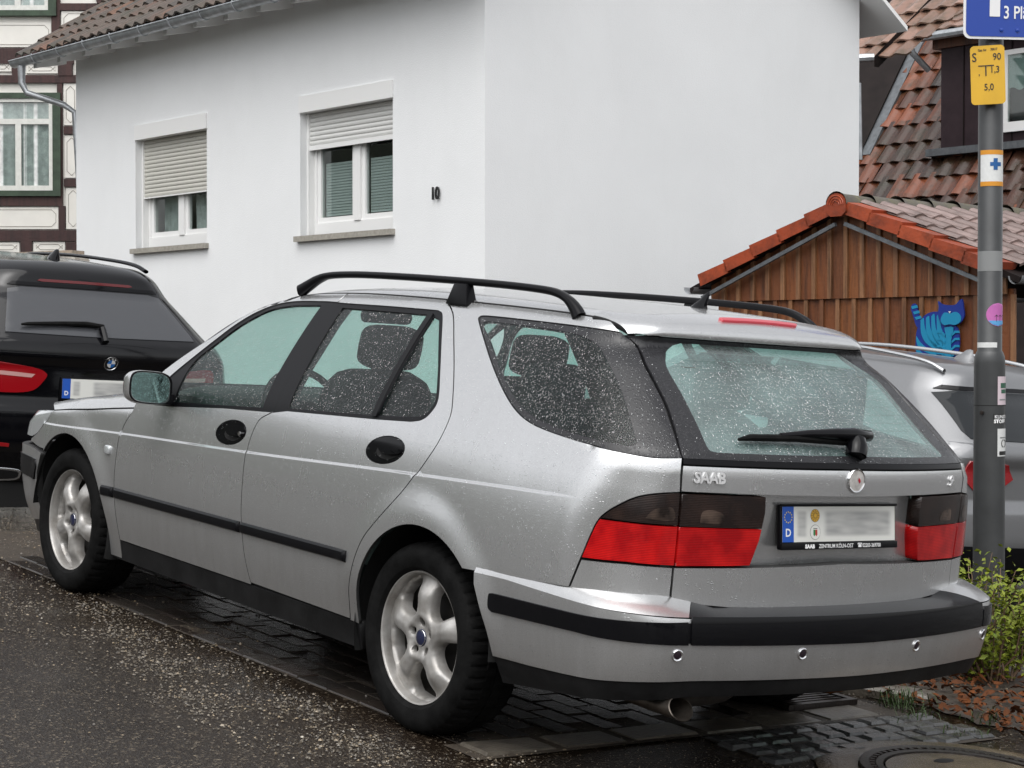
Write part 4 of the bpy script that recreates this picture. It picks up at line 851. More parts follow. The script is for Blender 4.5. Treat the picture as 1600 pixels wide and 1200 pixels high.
mat('cladding', (.036, .023, .027), .5, spec=.15, var=.3, vscale=4, bump=.15, bscale=30); mat('dark_cladding', (.014, .010, .0095), .55, spec=.1, var=.35, vscale=4)
mat('lead', (.13, .14, .15), .4, .3, var=.3, vscale=15); mat('soffit_white', (.84, .84, .83), .6)
# ------------------------------------------------------------------ ground
def gz(x, y):
    d = np.hypot(x - 1, y); return -.16 * sm((-2.6 - y) / 1.2)
def gpt(x, y, dz=0.):
    p = cw(x, y, float(gz(x, y)) + dz); r = math.hypot(p.x, p.y - 8); k = float(sm((r - 22) / 60)); p.z = p.z * (1 - k) + .4 * k; return p
gs = np.concatenate([-np.geomspace(300, 8, 14), np.linspace(-7, 7, 57), np.geomspace(8, 300, 14)])
V = [gpt(a + 1, b) for a in gs for b in gs]; n = len(gs)
road = mesh('road', V, [(i * n + j, (i + 1) * n + j, (i + 1) * n + j + 1, i * n + j + 1) for i in range(n - 1) for j in range(n - 1)], 'wet_asphalt', smooth=True); tag(road, kind='structure', label='wet dark asphalt street sloping down to the right')
def flat(name, poly, m, dz, h=.25):
    v, f = tri2d(poly, (), h, 0.); o = mesh(name, [gpt(a, b, dz) for a, b in v], f, m, smooth=True); return tag(o, kind='structure')
def block_mesh(name, lx, ly, hz, bev, m):
    me = bpy.data.meshes.new(name); b = bmesh.new(); x, y = lx / 2, ly / 2; q = bev
    lo = [b.verts.new(p) for p in ((-x, -y, -.03), (x, -y, -.03), (x, y, -.03), (-x, y, -.03))]; mi_ = [b.verts.new(p) for p in ((-x, -y, hz - q), (x, -y, hz - q), (x, y, hz - q), (-x, y, hz - q))]; tp = [b.verts.new(p) for p in ((-x + q, -y + q, hz), (x - q, -y + q, hz), (x - q, y - q, hz), (-x + q, y - q, hz))]
    b.faces.new(tp)
    for i in range(4): b.faces.new((lo[i], lo[(i + 1) % 4], mi_[(i + 1) % 4], mi_[i])); b.faces.new((mi_[i], mi_[(i + 1) % 4], tp[(i + 1) % 4], tp[i]))
    b.to_mesh(me); b.free(); me.materials.append(MATS[m]); return me
CR = CARM.to_3x3().to_4x4()
def lay(name, me, parent, x, y, rz=0., dz=0., tilt=0.):
    o = bpy.data.objects.new(name, me); COL.objects.link(o); o.parent = parent
    o.matrix_world = Matrix.Translation(gpt(x, y, dz)) @ CR @ Matrix.Rotation(rz, 4, 'Z') @ Matrix.Rotation(tilt, 4, 'X'); return o
bay = flat('parking_bay', [(-.20, .80), (4.4, .80), (4.4, -1.2), (-.20, -1.2)], 'soil', .003)
bay['label'] = 'brown block paving of the parking bay under the silver car'
pm = [block_mesh('paving_stone', .198, .098, .006 + .001 * k, .005, 'paver') for k in range(3)]
for i in range(18):
    for j in range(13):
        x = -.10 + .2045 * i + (.10 if j % 2 else 0); y = .745 - .1045 * j
        if y < -.05 and 0 < i < 17 and x > .35: continue
        lay('paving_stone', pm[(i * 7 + j * 3) % 3], bay, x, y, random.uniform(-.02, .02), random.uniform(-.003, .003), random.uniform(-.012, .012))
edging = flat('kerb_row', [(-.40, .86), (-.20, .86), (-.20, -1.20), (-.40, -1.20)], 'soil', .004); edging['label'] = 'row of pale concrete blocks across the street edge under the rear axle'
em = [block_mesh('kerb_block', .165, .30 - .02 * k, .009, .012, 'pale_block') for k in range(2)]
for k in range(6): lay('kerb_block', em[k % 2], edging, -.297 + random.uniform(-.008, .008), .66 - .318 * k, random.uniform(-.02, .02), random.uniform(-.004, .004), random.uniform(-.02, .02))
gut = flat('sett_gutter', [(-.405, -.10), (-.405, -1.25), (-.80, -1.25), (-.80, -.75), (-.70, -.1)], 'soil', .0035); gut['label'] = 'small wet grey setts beside the manhole'
sm_ = [block_mesh('sett', .080 - .005 * k, .083 + .003 * k, .012 + .002 * k, .009, 'sett') for k in range(3)]
for i in range(4):
    for j in range(12): lay('sett', sm_[(i + j * 2) % 3], gut, -.452 - .095 * i + random.uniform(-.008, .008), -.15 - .097 * j + random.uniform(-.008, .008) + .03 * (i % 2), random.uniform(-.08, .08), random.uniform(-.004, .003), random.uniform(-.025, .025))
bed = flat('planting_bed', [(.9, -1.28), (.2, -1.27)] + [(.2 - .09 * k, -1.28 - .012 * k + random.uniform(-.07, .05)) for k in range(21)] + [(-1.7, -4.2), (.9, -4.2)], 'soil', .005); bed['label'] = 'dark soil bed under the shrub'
# manhole cover, drain grate, stone slab
mc = empty('manhole_cover', Matrix.Translation(gpt(-1.17, -.62, .006)) @ CR, 'round concrete manhole cover with ribbed iron rim at the street edge', 'manhole')
MB().lathe([(.0005, .012), (.285, .012), (.288, .004)], 48, 'z').build('concrete_lid', 'concrete_wet', mc, smooth=True)
MB().lathe([(.292, .002), (.294, .016), (.318, .017), (.320, .008), (.338, .008), (.340, .018), (.372, .018), (.376, .0)], 64, 'z').build('iron_rim', 'iron', mc, smooth=True)
MB().lathe([(.377, .004), (.44, .012), (.52, .0)], 48, 'z').build('concrete_collar', 'concrete_wet', mc, smooth=True)
rib = grab(MB().box((.321, -.007, .006), (.338, .007, .018)), 'rib', 'iron', smooth=False)
for k in range(60): o = link('rib', rib, None, mc); o.matrix_local = Matrix.Rotation(2 * PI * k / 60, 4, 'Z')
ph_ = link('pick_hole', grab(MB().lathe([(.0005, .0135), (.045, .0135), (.047, .0125)], 20, 'z'), 'pick_hole', 'under_black'), None, mc); ph_.matrix_local = Matrix.Translation((.17, -.06, 0)) @ Matrix.Scale(.5, 4, (1, 0, 0))
dg = empty('drain_grate', Matrix.Translation(gpt(-.10, -.93, .018)) @ CR, 'iron street drain grate beside an orange leaf behind the rear wheel', 'drain')
for k in range(6): MB().box((-.085 + .03 * k, -.16, -.012), (-.070 + .03 * k, .16, .006)).build('bar', 'iron', dg)
fr_ = MB()
for a, b in (((-.11, -.19), (.10, -.16)), ((-.11, .16), (.10, .19)), ((-.11, -.159), (-.087, .159)), ((.083, -.159), (.10, .159))): fr_.box((*a, -.012), (*b, .010))
fr_.build('grate_frame', 'iron', dg)
tag(lay('stone_slab', block_mesh('stone_slab', .36, .17, .03, .012, 'pale_block'), None, -.12, -1.40, .5, .01, .03), 'pale wet stone slab lying at the edge of the soil bed', 'stone')
# loose gravel, leaves, grass: nobody could count them
mat('leaf_brown', (.15, .048, .014), .6, spec=.12, col2=(.05, .020, .009), vscale=9); mat('leaf_orange', (.40, .13, .025), .45, var=.3, vscale=40)
def gravel_mat():
    m = mat('gravel', (.2, .19, .17), .35); t = m.node_tree; p = t.nodes['Principled BSDF']; at_ = nod(t, 'ShaderNodeAttribute', attribute_name='tone'); r = nod(t, 'ShaderNodeValToRGB'); t.links.new(at_.outputs['Fac'], r.inputs[0])
    for i, c in enumerate([(.040, .033, .026), (.42, .39, .33)]): r.color_ramp.elements[i].color = (*c, 1)
    e = r.color_ramp.elements.new(.55); e.color = (.125, .105, .078, 1); e = r.color_ramp.elements.new(.8); e.color = (.22, .165, .10, 1); t.links.new(r.outputs[0], p.inputs['Base Color'])
gravel_mat()
V = []; Fc = []; tone = []
oct_ = np.array([(1, 0, 0), (0, 1, 0), (-1, 0, 0), (0, -1, 0), (0, 0, 1), (0, 0, -.4), (.6, .6, .55), (-.6, .6, .5)])
of = [(0, 6, 4), (0, 1, 6), (1, 4, 6), (1, 7, 4), (1, 2, 7), (2, 4, 7), (2, 3, 4), (3, 0, 4)]
def stone(x, y, s):
    k = len(V); a = random.uniform(0, 2 * PI); ca, sa = math.cos(a), math.sin(a); sc = np.array([s * random.uniform(.7, 1.3), s * random.uniform(.6, 1.), s * random.uniform(.5, .9)]); P = oct_ * sc * RNG.uniform(.75, 1.2, (8, 1))
    g = gpt(x, y, .004)
    for q in P:
        d = CR @ Vector((q[0] * ca - q[1] * sa, q[0] * sa + q[1] * ca, q[2])); V.append(tuple(g + d))
    Fc.extend(tuple(i + k for i in f) for f in of); tone.extend([random.betavariate(1.3, 2.2)] * 8)
for i in range(24000):
    x = random.uniform(-.5, 5.2); c = 1.12 - .06 * x + .12 * math.sin(x * 2.3); y = random.gauss(c, .20 + .10 * max(0, x - 1)) if random.random() < .9 else random.uniform(.7, 2.6)
    clump = .5 + .5 * math.sin(x * 7.1 + y * 5.) * math.sin(y * 9.3 - x * 3.)
    if random.random() > .12 + .88 * clump ** 1.6 or (x < .3 and y < .98 and x > -.3): continue
    stone(x, y, random.choice((.0018, .002, .0025, .0028, .003, .0035, .0045, .006)) * (1.25 if y < 1.5 else .85))
for i in range(2600): stone(random.uniform(-.9, .3), random.uniform(-1.25, .85), random.uniform(.0015, .0035))
for i in range(700): stone(random.uniform(-1.5, .0), random.uniform(-2.6, -1.0), random.uniform(.002, .006))
gr = mesh('gravel', V, Fc, 'gravel'); gr.data.attributes.new('tone', 'FLOAT', 'POINT').data.foreach_set('value', tone); tag(gr, 'loose wet grit scattered on the street beside the silver car', 'gravel', kind='stuff')
def leaf_pts(c, s, a, tilt, roll):
    M = Matrix.Rotation(a, 3, 'Z') @ Matrix.Rotation(tilt, 3, 'X') @ Matrix.Rotation(roll, 3, 'Y'); Pl = [(-1, 0, .10), (-.45, .42, .22), (.3, .38, .12), (1, 0, .15), (.3, -.38, .2), (-.45, -.42, .10), (0, 0, -.04)]
    return [Vector(c) + CR.to_3x3() @ (M @ (Vector(p) * s)) for p in Pl]
lf = [(0, 5, 6), (5, 4, 6), (4, 3, 6), (3, 2, 6), (2, 1, 6), (1, 0, 6)]
V = []; Fc = []
for i in range(1500):
    x = random.uniform(-1.35, .55); y = -1.30 - abs(random.gauss(.0, .75)); 
    if y < -3.4: continue
    k = len(V); V += leaf_pts(gpt(x, y, random.uniform(.015, .05)), random.uniform(.010, .030), random.uniform(0, 6.3), random.uniform(-.7, .7), random.uniform(-.7, .7)); Fc += [tuple(a + k for a in f) for f in lf]
tag(mesh('leaf_litter', V, Fc, 'leaf_brown', smooth=True), 'brown fallen leaves covering the soil under the shrub', 'leaves', kind='stuff')
tag(mesh('fallen_leaf', leaf_pts(gpt(-.12, -1.06, .035), .055, .4, .3, .2), lf, 'leaf_orange', smooth=True), 'single orange leaf on the drain grate', 'leaf')
mat('grass', (.045, .085, .018), .5, var=.4, vscale=30)
V = []; Fc = []
for cx, cy, nb, hh in ((-.30, -1.27, 60, .08), (-.62, -1.42, 30, .04), (-.80, -1.55, 40, .05), (-.45, -1.16, 24, .035), (-1.05, -1.7, 40, .05), (-.72, -1.15, 20, .03)):
    for i in range(nb):
        b = gpt(cx + random.gauss(0, .035), cy + random.gauss(0, .06), .008); a = random.uniform(0, 6.3); h = hh * random.uniform(.5, 1.2); d = Vector((math.cos(a), math.sin(a), 0)); s = Vector((-math.sin(a), math.cos(a), 0)) * .0022; k = len(V)
        V += [b - s, b + s, b + d * h * .35 + Vector((0, 0, h * .8)) + s * .8, b + d * h * .35 + Vector((0, 0, h * .8)) - s * .8, b + d * h * .9 + Vector((0, 0, h))]; Fc += [(k, k + 1, k + 2, k + 3), (k + 3, k + 2, k + 4)]
tag(mesh('grass', V, Fc, 'grass'), 'small grass tufts at the edge of the soil bed', 'grass', kind='stuff')
# shrub
mat('shrub_leaf', (.21, .235, .022), .45, spec=.2, col2=(.10, .145, .018), vscale=9); mat('twig', (.16, .10, .06), .7, var=.4, vscale=20)
shr = empty('shrub', Matrix.Translation(gpt(-.02, -2.16, 0)), 'small yellow green leafy shrub beside the rear bumper and lamp post', 'shrub')
st = MB(); V = []; Fc = []
for i in range(58):
    a = random.uniform(0, 2 * PI); lean = random.uniform(.1, .62); Ln = random.uniform(.30, .56); b = Vector((math.cos(a) * random.uniform(0, .12), math.sin(a) * random.uniform(0, .12), 0)); pts = []
    for k in range(7):
        t = k / 6; pts.append(b + Vector((math.cos(a) * lean * Ln * t * (.6 + .5 * t), math.sin(a) * lean * Ln * t * (.6 + .5 * t), Ln * t * (1 - .18 * t * lean))) + Vector((random.gauss(0, .012), random.gauss(0, .012), 0)))
    st.tube(pts, [.006 * (1 - .75 * k / 6) for k in range(7)], 5, False)
    for k in range(66):
        t = random.uniform(.15, 1.03); q = min(int(t * 6), 5); p = pts[q].lerp(pts[q + 1], min(t * 6 - q, 1.3)) + Vector((random.gauss(0, .03), random.gauss(0, .03), random.gauss(0, .025))); s = random.uniform(.010, .021); M = Matrix.Rotation(random.uniform(0, 6.3), 3, 'Z') @ Matrix.Rotation(random.uniform(-1., 1.), 3, 'X') @ Matrix.Rotation(random.uniform(-1., .3), 3, 'Y'); k0 = len(V)
        V += [p + M @ (Vector(u) * s) for u in ((-1, 0, 0), (0, .52, .12), (1, 0, -.05), (0, -.52, .12))]; Fc += [(k0, k0 + 1, k0 + 2), (k0, k0 + 2, k0 + 3)]
st.build('stems', 'twig', shr, smooth=True); mesh('foliage', V, Fc, 'shrub_leaf', shr)

# added dark slope out of view, shaped to darken reflections in paint and glass
mat('dark_slope', (.030, .038, .020), .9, col2=(.014, .018, .011), vscale=.5)
V = []; na, nr = 90, 16
for i in range(na):
    a = math.radians(122 + 188 * i / (na - 1)); 
    for j in range(nr):
        r = 13 + 3.2 * j; ed = min(1, i / 8, (na - 1 - i) / 8); h = (.5 + 8.5 * sm(j / (nr - 1) * (1.15 + 1.6 * float(sm((262 - math.degrees(a)) / 20)))) * (.72 + .28 * math.sin(a * 3.1 + 1))) * (.35 + .65 * ed) * 1.2 * (1 - .72 * float(sm((math.degrees(a) - 255) / 40))) + random.gauss(0, .45) * (j > 0); V.append((r * math.cos(a) + random.gauss(0, .4), r * math.sin(a) + 4 + random.gauss(0, .4), h))
hs_ = mesh('reflection_slope', V, [(i * nr + j, i * nr + j + 1, (i + 1) * nr + j + 1, (i + 1) * nr + j) for i in range(na - 1) for j in range(nr - 1)], 'dark_slope'); tag(hs_, kind='structure', label='added dark slope out of view that darkens the reflections')

def streaks(m):
    """rain runs and grime on the render"""
    t = m.node_tree; p = t.nodes['Principled BSDF']; L = t.links.new; src = p.inputs['Base Color'].links[0].from_socket; ge = nod(t, 'ShaderNodeNewGeometry'); mp = nod(t, 'ShaderNodeMapping'); mp.inputs['Scale'].default_value = (1.5, 1.5, .5); L(ge.outputs['Position'], mp.inputs[0])
    n = nod(t, 'ShaderNodeTexNoise', Scale=1.2, Detail=9., Roughness=.72); L(mp.outputs[0], n.inputs['Vector']); r = nod(t, 'ShaderNodeMapRange'); L(n.outputs[0], r.inputs[0]); r.inputs[1].default_value = .50; r.inputs[2].default_value = .80; r.inputs[4].default_value = .09
    mx = nod(t, 'ShaderNodeMixRGB'); L(r.outputs[0], mx.inputs[0]); L(src, mx.inputs[1]); mx.inputs[2].default_value = (.50, .50, .48, 1); L(mx.outputs[0], p.inputs['Base Color'])
streaks(MATS['render_white'])
# ------------------------------------------------------------------ white house (number 10)
UP = Vector((0, 0, 1)); W1 = Vector((-.638, .770, 0)).normalized(); W2 = Vector((.770, .638, 0)).normalized(); N1 = -W2; N2 = -W1    # wall directions and outward normals
K = Vector(((757 - 800) / FPX * 17, 17, 0)); ZB = -.6; ZE = 5.30; LW = 7.77; LD = 5.04
wh = empty('white_house', None, 'plain white rendered house with two shuttered windows and number 10', 'house')
wins = [(1.37, 2.94, 2.73, 3.98, 3.62, 'blind'), (4.75, 6.32, 2.74, 3.99, 3.34, 'curtain')]
# front wall as slabs around the openings (thickness .30)
fw = MB(); xs = [0] + [v for w_ in wins for v in w_[:2]] + [LW]
def wbox(mb, t0, t1, z0, z1, d0=0., d1=-.30): mb.fbox(K, W1, N1, UP, (t0, d1, z0), (t1, d0, z1))
for a, b in zip(xs[::2], xs[1::2]): wbox(fw, a, b, ZB, ZE)
for t0, t1, z0, z1, zs, kd in wins: wbox(fw, t0, t1, ZB, z0); wbox(fw, t0, t1, z1, ZE)
fw.build('front_wall', 'render_white', wh)
g0 = K + W2 * .30; ridge = ZE + LD / 2 * .68     # gable wall
P = [K + W2 * .0 + N1 * -.301 + UP * ZB, K + W2 * LD + UP * ZB, K + W2 * LD + UP * ZE, K + W2 * (LD / 2) + UP * ridge, K + N1 * -.301 + UP * (ZE + .2)]
P = [K + W2 * .0005 + UP * ZB] + P[1:4] + [K + W2 * .0005 + UP * ZE]
gw = MB(); Q = [p + N2 * .006 for p in P]; Q2 = [p - N2 * .30 for p in P]; gw.add(Q + Q2, [(0, 1, 2, 3, 4), (9, 8, 7, 6, 5)] + [(i, i + 5, (i + 1) % 5 + 5, (i + 1) % 5) for i in range(5)]); gw.build('gable_wall', 'render_white', wh)
bk = MB(); bk.fbox(K + W2 * LD, W1, W2, UP, (.32, -.3, ZB), (LW - .01, 0, ZE)); bk.build('back_wall', 'render_white', wh)
ew = MB(); Q = [p + W1 * LW for p in P]; Q2 = [p + W1 * (LW - .29) for p in P]; ew.add([q - W1 * .003 for q in Q] + Q2, [(4, 3, 2, 1, 0), (5, 6, 7, 8, 9)] + [(i, (i + 1) % 5, (i + 1) % 5 + 5, i + 5) for i in range(5)]); ew.build('end_wall', 'render_white', wh)
for t0, t1, z0, z1, zs, kd in wins:
    wn = MB(); D0 = -.15      # frame set back in the opening
    for a, b, c, d in ((t0, t0 + .07, z0, z1), (t1 - .07, t1, z0, z1), (t0 + .07, t1 - .07, z0, z0 + .13), (t0 + .07, t1 - .07, z1 - .07, z1)): wn.fbox(K, W1, N1, UP, (a, D0 - .07, c), (b, D0, d))
    wnd = wn.build('window', 'pvc_white', wh)
    tm = (t0 + t1) / 2; mu = MB().fbox(K, W1, N1, UP, (tm - .055, D0 - .07, z0 + .13), (tm + .055, D0 + .012, z1 - .07)); mu.build('mullion', 'pvc_white', wnd)
    for a, b in ((t0 + .07, tm - .055), (tm + .055, t1 - .07)):
        sf = MB()
        for p_, q_, r_, s_ in ((a, a + .055, z0 + .13, z1 - .07), (b - .055, b, z0 + .13, z1 - .07), (a + .055, b - .055, z0 + .13, z0 + .185), (a + .055, b - .055, z1 - .125, z1 - .07)): sf.fbox(K, W1, N1, UP, (p_, D0 - .06, r_), (q_, D0 - .015, s_))
        sf.build('sash', 'pvc_white', wnd)
        MB().fbox(K, W1, N1, UP, (a + .055, D0 - .042, z0 + .185), (b - .055, D0 - .036, z1 - .125)).build('pane', 'house_glass', wnd)
        if kd == 'blind':
            for i in range(24):
                z = z0 + .20 + i * .028
                if z < zs - .16: MB().fbox(K, W1, N1, UP, (a + .09, D0 - .085, z), (b - .08, D0 - .062, z + .022)).build('blind_slat', 'blind', wnd)
        else:
            V = []; n = 22
            for i in range(n):
                u = a + .06 + (b - a - .12) * i / (n - 1); dd = D0 - .10 - .02 * math.sin(i * 1.9) - .05 * (i / n if a > tm else 1 - i / n)
                V += [K + W1 * u + N1 * dd + UP * (z0 + .12), K + W1 * (u + .02 * math.sin(i)) + N1 * dd + UP * zs]
            mesh('curtain', V, [(2 * i, 2 * i + 2, 2 * i + 3, 2 * i + 1) for i in range(n - 1)], 'curtain', wnd, smooth=True)
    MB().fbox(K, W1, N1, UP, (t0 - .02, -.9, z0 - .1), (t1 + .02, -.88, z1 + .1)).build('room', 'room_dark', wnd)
    MB().fbox(K, W1, N1, UP, (t0 - .035, -.155, z0 - .055), (t1 + .045, .055, z0)).build('window_sill', 'window_stone', wnd)
    MB().fbox(K, W1, N1, UP, (t0 - .012, -.10, z1 - .02), (t1 + .002, .018, z1 + .145)).build('shutter_box', 'pvc_white', wnd)
    n = int((z1 - zs) / .046); sl = None
    for i in range(n):
        zt = z1 - .02 - i * .046; mb = MB(); V = []
        for t_ in (t0 + .035, t1 - .012):
            for dz_, dd in ((-.044, .0), (-.036, .006), (-.022, .009), (-.008, .006), (-.001, .0), (-.001, -.006), (-.044, -.006)): V.append(K + W1 * t_ + N1 * (D0 + .045 + dd) + UP * (zt + dz_))
        mb.add(V, [(i_, i_ + 1, i_ + 8, i_ + 7) for i_ in range(6)]); mb.build('shutter_slat', 'shutter_white' if kd == 'blind' else 'shutter_beige', wnd)
    MB().fbox(K, W1, N1, UP, (t0 + .035, D0 + .036, zs - .03), (t1 - .012, D0 + .060, z1 - .02 - n * .046 - .002)).build('shutter_end_bar', 'pvc_white', wnd)
    for t_ in (t0, t1 - .03): MB().fbox(K, W1, N1, UP, (t_, D0 + .001, z0 + .002), (t_ + .03, D0 + .07, z1 - .022)).build('guide_rail', 'pvc_white', wnd)
dg_ = -W1      # reading direction on the front wall
hn = text(wh, '10', .165, K + W1 * .755 + N1 * .012 + UP * 2.965, dg_, UP, 'number_black', 'house_number', ext=.008, bold=.0012, sx=.80)
# roof: slabs, eaves with white rafter ends, gutter, downpipe, tiles
OH = .45; SL = .68; EV = K + N1 * OH; z_e = 5.06
def slope(base, updir, t0, t1, h0, h1, zb, th=.05):
    P = [base + W1 * t + updir * h + UP * (zb + h * SL) for t, h in ((t0, h0), (t1, h0), (t1, h1), (t0, h1))]; return MB().hexa([p - UP * th for p in P] + P)
rs = slope(EV, W2, -.28, LW + .55, .06, OH + LD / 2, z_e - .03).build('roof', 'soffit_white', wh)
slope(K + W2 * (LD + OH), -W2, -.28, LW + .55, 0, OH + LD / 2, z_e - .06).build('back_roof', 'soffit_white', wh)
for i in range(14):
    t = -.05 + i * .62; b = EV + W1 * t + UP * (z_e - .09)
    MB().hexa([b + W2 * .06 - UP * .02, b + W2 * .06 + W1 * .08 - UP * .02, b + W2 * OH + W1 * .08 + UP * (.06), b + W2 * OH + UP * .06, b + W2 * .06 + UP * .05, b + W2 * .06 + W1 * .08 + UP * .05, b + W2 * OH + W1 * .08 + UP * (OH * SL + .01), b + W2 * OH + UP * (OH * SL + .01)]).build('rafter_end', 'soffit_white', rs)
gt = MB(); rows = 15; V = []
for t in np.linspace(-.30, LW + .62, 40):
    for i in range(rows):
        a = PI + PI * i / (rows - 1); V.append(EV + W1 * t + N1 * (.045 + .07 * math.cos(a)) + UP * (z_e - .01 + .075 * math.sin(a)))
gt.add(V, [(i * rows + k, i * rows + k + 1, (i + 1) * rows + k + 1, (i + 1) * rows + k) for i in range(39) for k in range(rows - 1)]); gut_ = gt.build('gutter', 'zinc', rs, smooth=True)
MB().tube([EV + W1 * (-.30) + N1 * .115 + UP * (z_e - .008), EV + W1 * (LW + .62) + N1 * .115 + UP * (z_e - .008)], .011, 8).build('gutter_bead', 'zinc', gut_, smooth=True)
for i in range(13):
    t = .1 + i * .64; mb = MB(); pts = [EV + W1 * t + N1 * (.045 + .075 * math.cos(a)) + UP * (z_e - .01 + .08 * math.sin(a)) for a in np.linspace(PI - .3, 2 * PI + .3, 10)]; mb.tube(pts, .008, 6).build('gutter_bracket', 'zinc', gut_, smooth=True)
dp = EV + W1 * (LW + .42) + N1 * .045 + UP * (z_e - .08)
MB().tube([dp, dp - UP * .20, dp - UP * .32 - N1 * .04 - W1 * .05, dp - UP * .46 - N1 * .40 - W1 * .30, dp - UP * .55 - N1 * .50 - W1 * .38, dp - UP * 1.5 - N1 * .55 - W1 * .40, dp - UP * 5 - N1 * .55 - W1 * .40], [.050, .042, .038, .038, .038, .038, .038], 12).build('downpipe', 'zinc', rs, smooth=True)
def tile_mesh(name, wd, ln, amp, th, m, roll=.38):
    V = []; n = 7; Fc = []
    for iy, y in enumerate((0, ln)):
        for k in range(n):
            u = k / (n - 1); z = amp * (math.cos(2 * PI * (u - roll)) * .5 + .5); V.append((wd * (u - .5), y, z + (th if iy == 0 else 0.)))
    for k in range(n): u = k / (n - 1); V.append((wd * (u - .5), 0, amp * (math.cos(2 * PI * (u - roll)) * .5 + .5) + th - .022))
    Fc = [(k, k + 1, n + k + 1, n + k) for k in range(n - 1)] + [(2 * n + k, 2 * n + k + 1, k + 1, k) for k in range(n - 1)]
    me = bpy.data.meshes.new(name); me.from_pydata(V, [], Fc); me.materials.append(MATS[m]); me.polygons.foreach_set('use_smooth', [True] * len(me.polygons)); me.set_sharp_from_angle(angle=math.radians(50)); me.update(); return me
def frame(o, ex, ey): ex = Vector(ex).normalized(); ey = Vector(ey).normalized(); ez = ex.cross(ey).normalized(); return Matrix(((ex.x, ey.x, ez.x, o.x), (ex.y, ey.y, ez.y, o.y), (ex.z, ey.z, ez.z, o.z), (0, 0, 0, 1)))
ups = (W2 + UP * SL).normalized(); TM = tile_mesh('roof_tile', .215, .40, .045, .030, 'old_tile')
for j in range(6):
    for i in range(32):
        t = LW + .50 - .21 * i; p = EV + W1 * t + UP * (z_e + .035) + ups * (.34 * j - .03) + UP * 0
        if t < 1.0 + j * .9: continue
        o = link('roof_tile', TM, None, rs); o.matrix_world = frame(p, -W1, ups) @ Matrix.Rotation(random.gauss(0, .012), 4, 'Z') @ Matrix.Translation((0, random.gauss(0, .008), random.gauss(0, .004)))
# ------------------------------------------------------------------ half-timbered house at the left
HT = empty('timbered_house', None, 'half timbered house with dark brown beams and green framed window at far left', 'house'); HY = 27.
def hx_(px): return (px - 800) / FPX * HY
def hz_(py): return at(800, py, HY).z
htw = MB().box((hx_(-260), HY, -.5), (hx_(128) + .6, HY + .25, 8.5)).build('wall', 'infill_white', HT)
def beam(px0, py0, px1, py1, d=.05): MB().box((hx_(px0), HY - d, hz_(py1)), (hx_(px1), HY + .05, hz_(py0))).build('beam', 'timber_brown', HT)
for b in ((-260, 76, 118, 100), (-260, 118, 124, 130), (-260, 306, 100, 322), (-260, 360, 126, 377), (86, 0, 97, 24), (84, 24, 97, 75, ), (94, 100, 116, 119, .06), (92, 131, 100, 306), (94, 322, 104, 360), (22, 100, 38, 118), (34, 377, 52, 394), (105, 378, 124, 396), (102, 198, 126, 210), (102, 280, 128, 292), (97, 6, 170, 17), (-90, 100, -74, 118), (-110, 131, -100, 306), (-100, 377, -84, 394), (-160, 0, -150, 76)): beam(*b)
dgb = MB(); A = [(150, -10), (164, -10), (186, 60), (172, 60)]; dgb.hexa([(hx_(a), HY - .05, hz_(b)) for a, b in A] + [(hx_(a), HY + .05, hz_(b)) for a, b in A]); dgb.build('brace', 'timber_brown', HT)
def infill(px0, py0, px1, py1):
    z0, z1, x0, x1 = hz_(py1), hz_(py0), hx_(px0), hx_(px1); q = .035; MB().box((x0, HY - .03, z0), (x1, HY + .03, z1)).build('infill_panel', 'infill_white', HT)
    c = .06; pts = [(x0 + q + c, z0 + q), (x1 - q - c, z0 + q), (x1 - q, z0 + q + c), (x1 - q, z1 - q - c), (x1 - q - c, z1 - q), (x0 + q + c, z1 - q), (x0 + q, z1 - q - c), (x0 + q, z0 + q + c)]
    MB().tube([(a, HY - .031, b) for a, b in pts + pts[:1]], .005, 4, False).build('painted_line', 'panel_line', HT)
for b in ((-40, 36, 83, 74), (99, 18, 150, 75), (-30, 324, 93, 358), (102, 131, 123, 196), (103, 212, 125, 278), (105, 294, 127, 358), (-20, 98, 21, 112), (44, 101, 93, 115), (-20, 379, 32, 394), (54, 378, 103, 394)): infill(*b)
def ht_window(px0, py0, px1, py1, tr):
    fr = MB(); x0, x1, z0, z1 = hx_(px0), hx_(px1), hz_(py1), hz_(py0); w_ = .11
    for a, b, c, d in ((x0, x0 + w_, z0, z1), (x1 - w_, x1, z0, z1), (x0 + w_, x1 - w_, z0, z0 + w_ * .7), (x0 + w_, x1 - w_, z1 - w_ * .7, z1)): fr.box((a, HY - .09, c), (b, HY + .02, d))
    o = fr.build('window', 'frame_green', HT); x0 += w_; x1 -= w_; z0 += w_ * .7; z1 -= w_ * .7; zt = z0 + (z1 - z0) * tr; s = MB(); xm = hx_((32)) 
    MB().box((x0, HY - .034, z0), (x1, HY - .030, z1)).build('pane', 'house_glass', o)
    for a, b, c, d in ((x0, x1, z0, z0 + .07), (x0, x1, z1 - .05, z1), (x1 - .055, x1, z0 + .07, z1 - .05), (x0, x1 - .055, zt, zt + .075), (xm - .04, xm + .04, z0 + .07, zt)): s.box((a, HY - .07, c), (b, HY - .035, d))
    s.build('sash', 'old_white', o); V = []; n = 60
    for i in range(n): u = x0 + (x1 - x0) * i / (n - 1); dd = HY - .022 + .012 * math.sin(i * 1.3) + .008 * math.sin(i * .47); V += [(u, dd, z0), (u, dd, z1)]
    mesh('curtain', V, [(2 * i, 2 * i + 2, 2 * i + 3, 2 * i + 1) for i in range(n - 1)], 'curtain', o, smooth=True)
ht_window(-150, 146, 98, 307, .72); ht_window(-150, -160, 92, 26, .72)
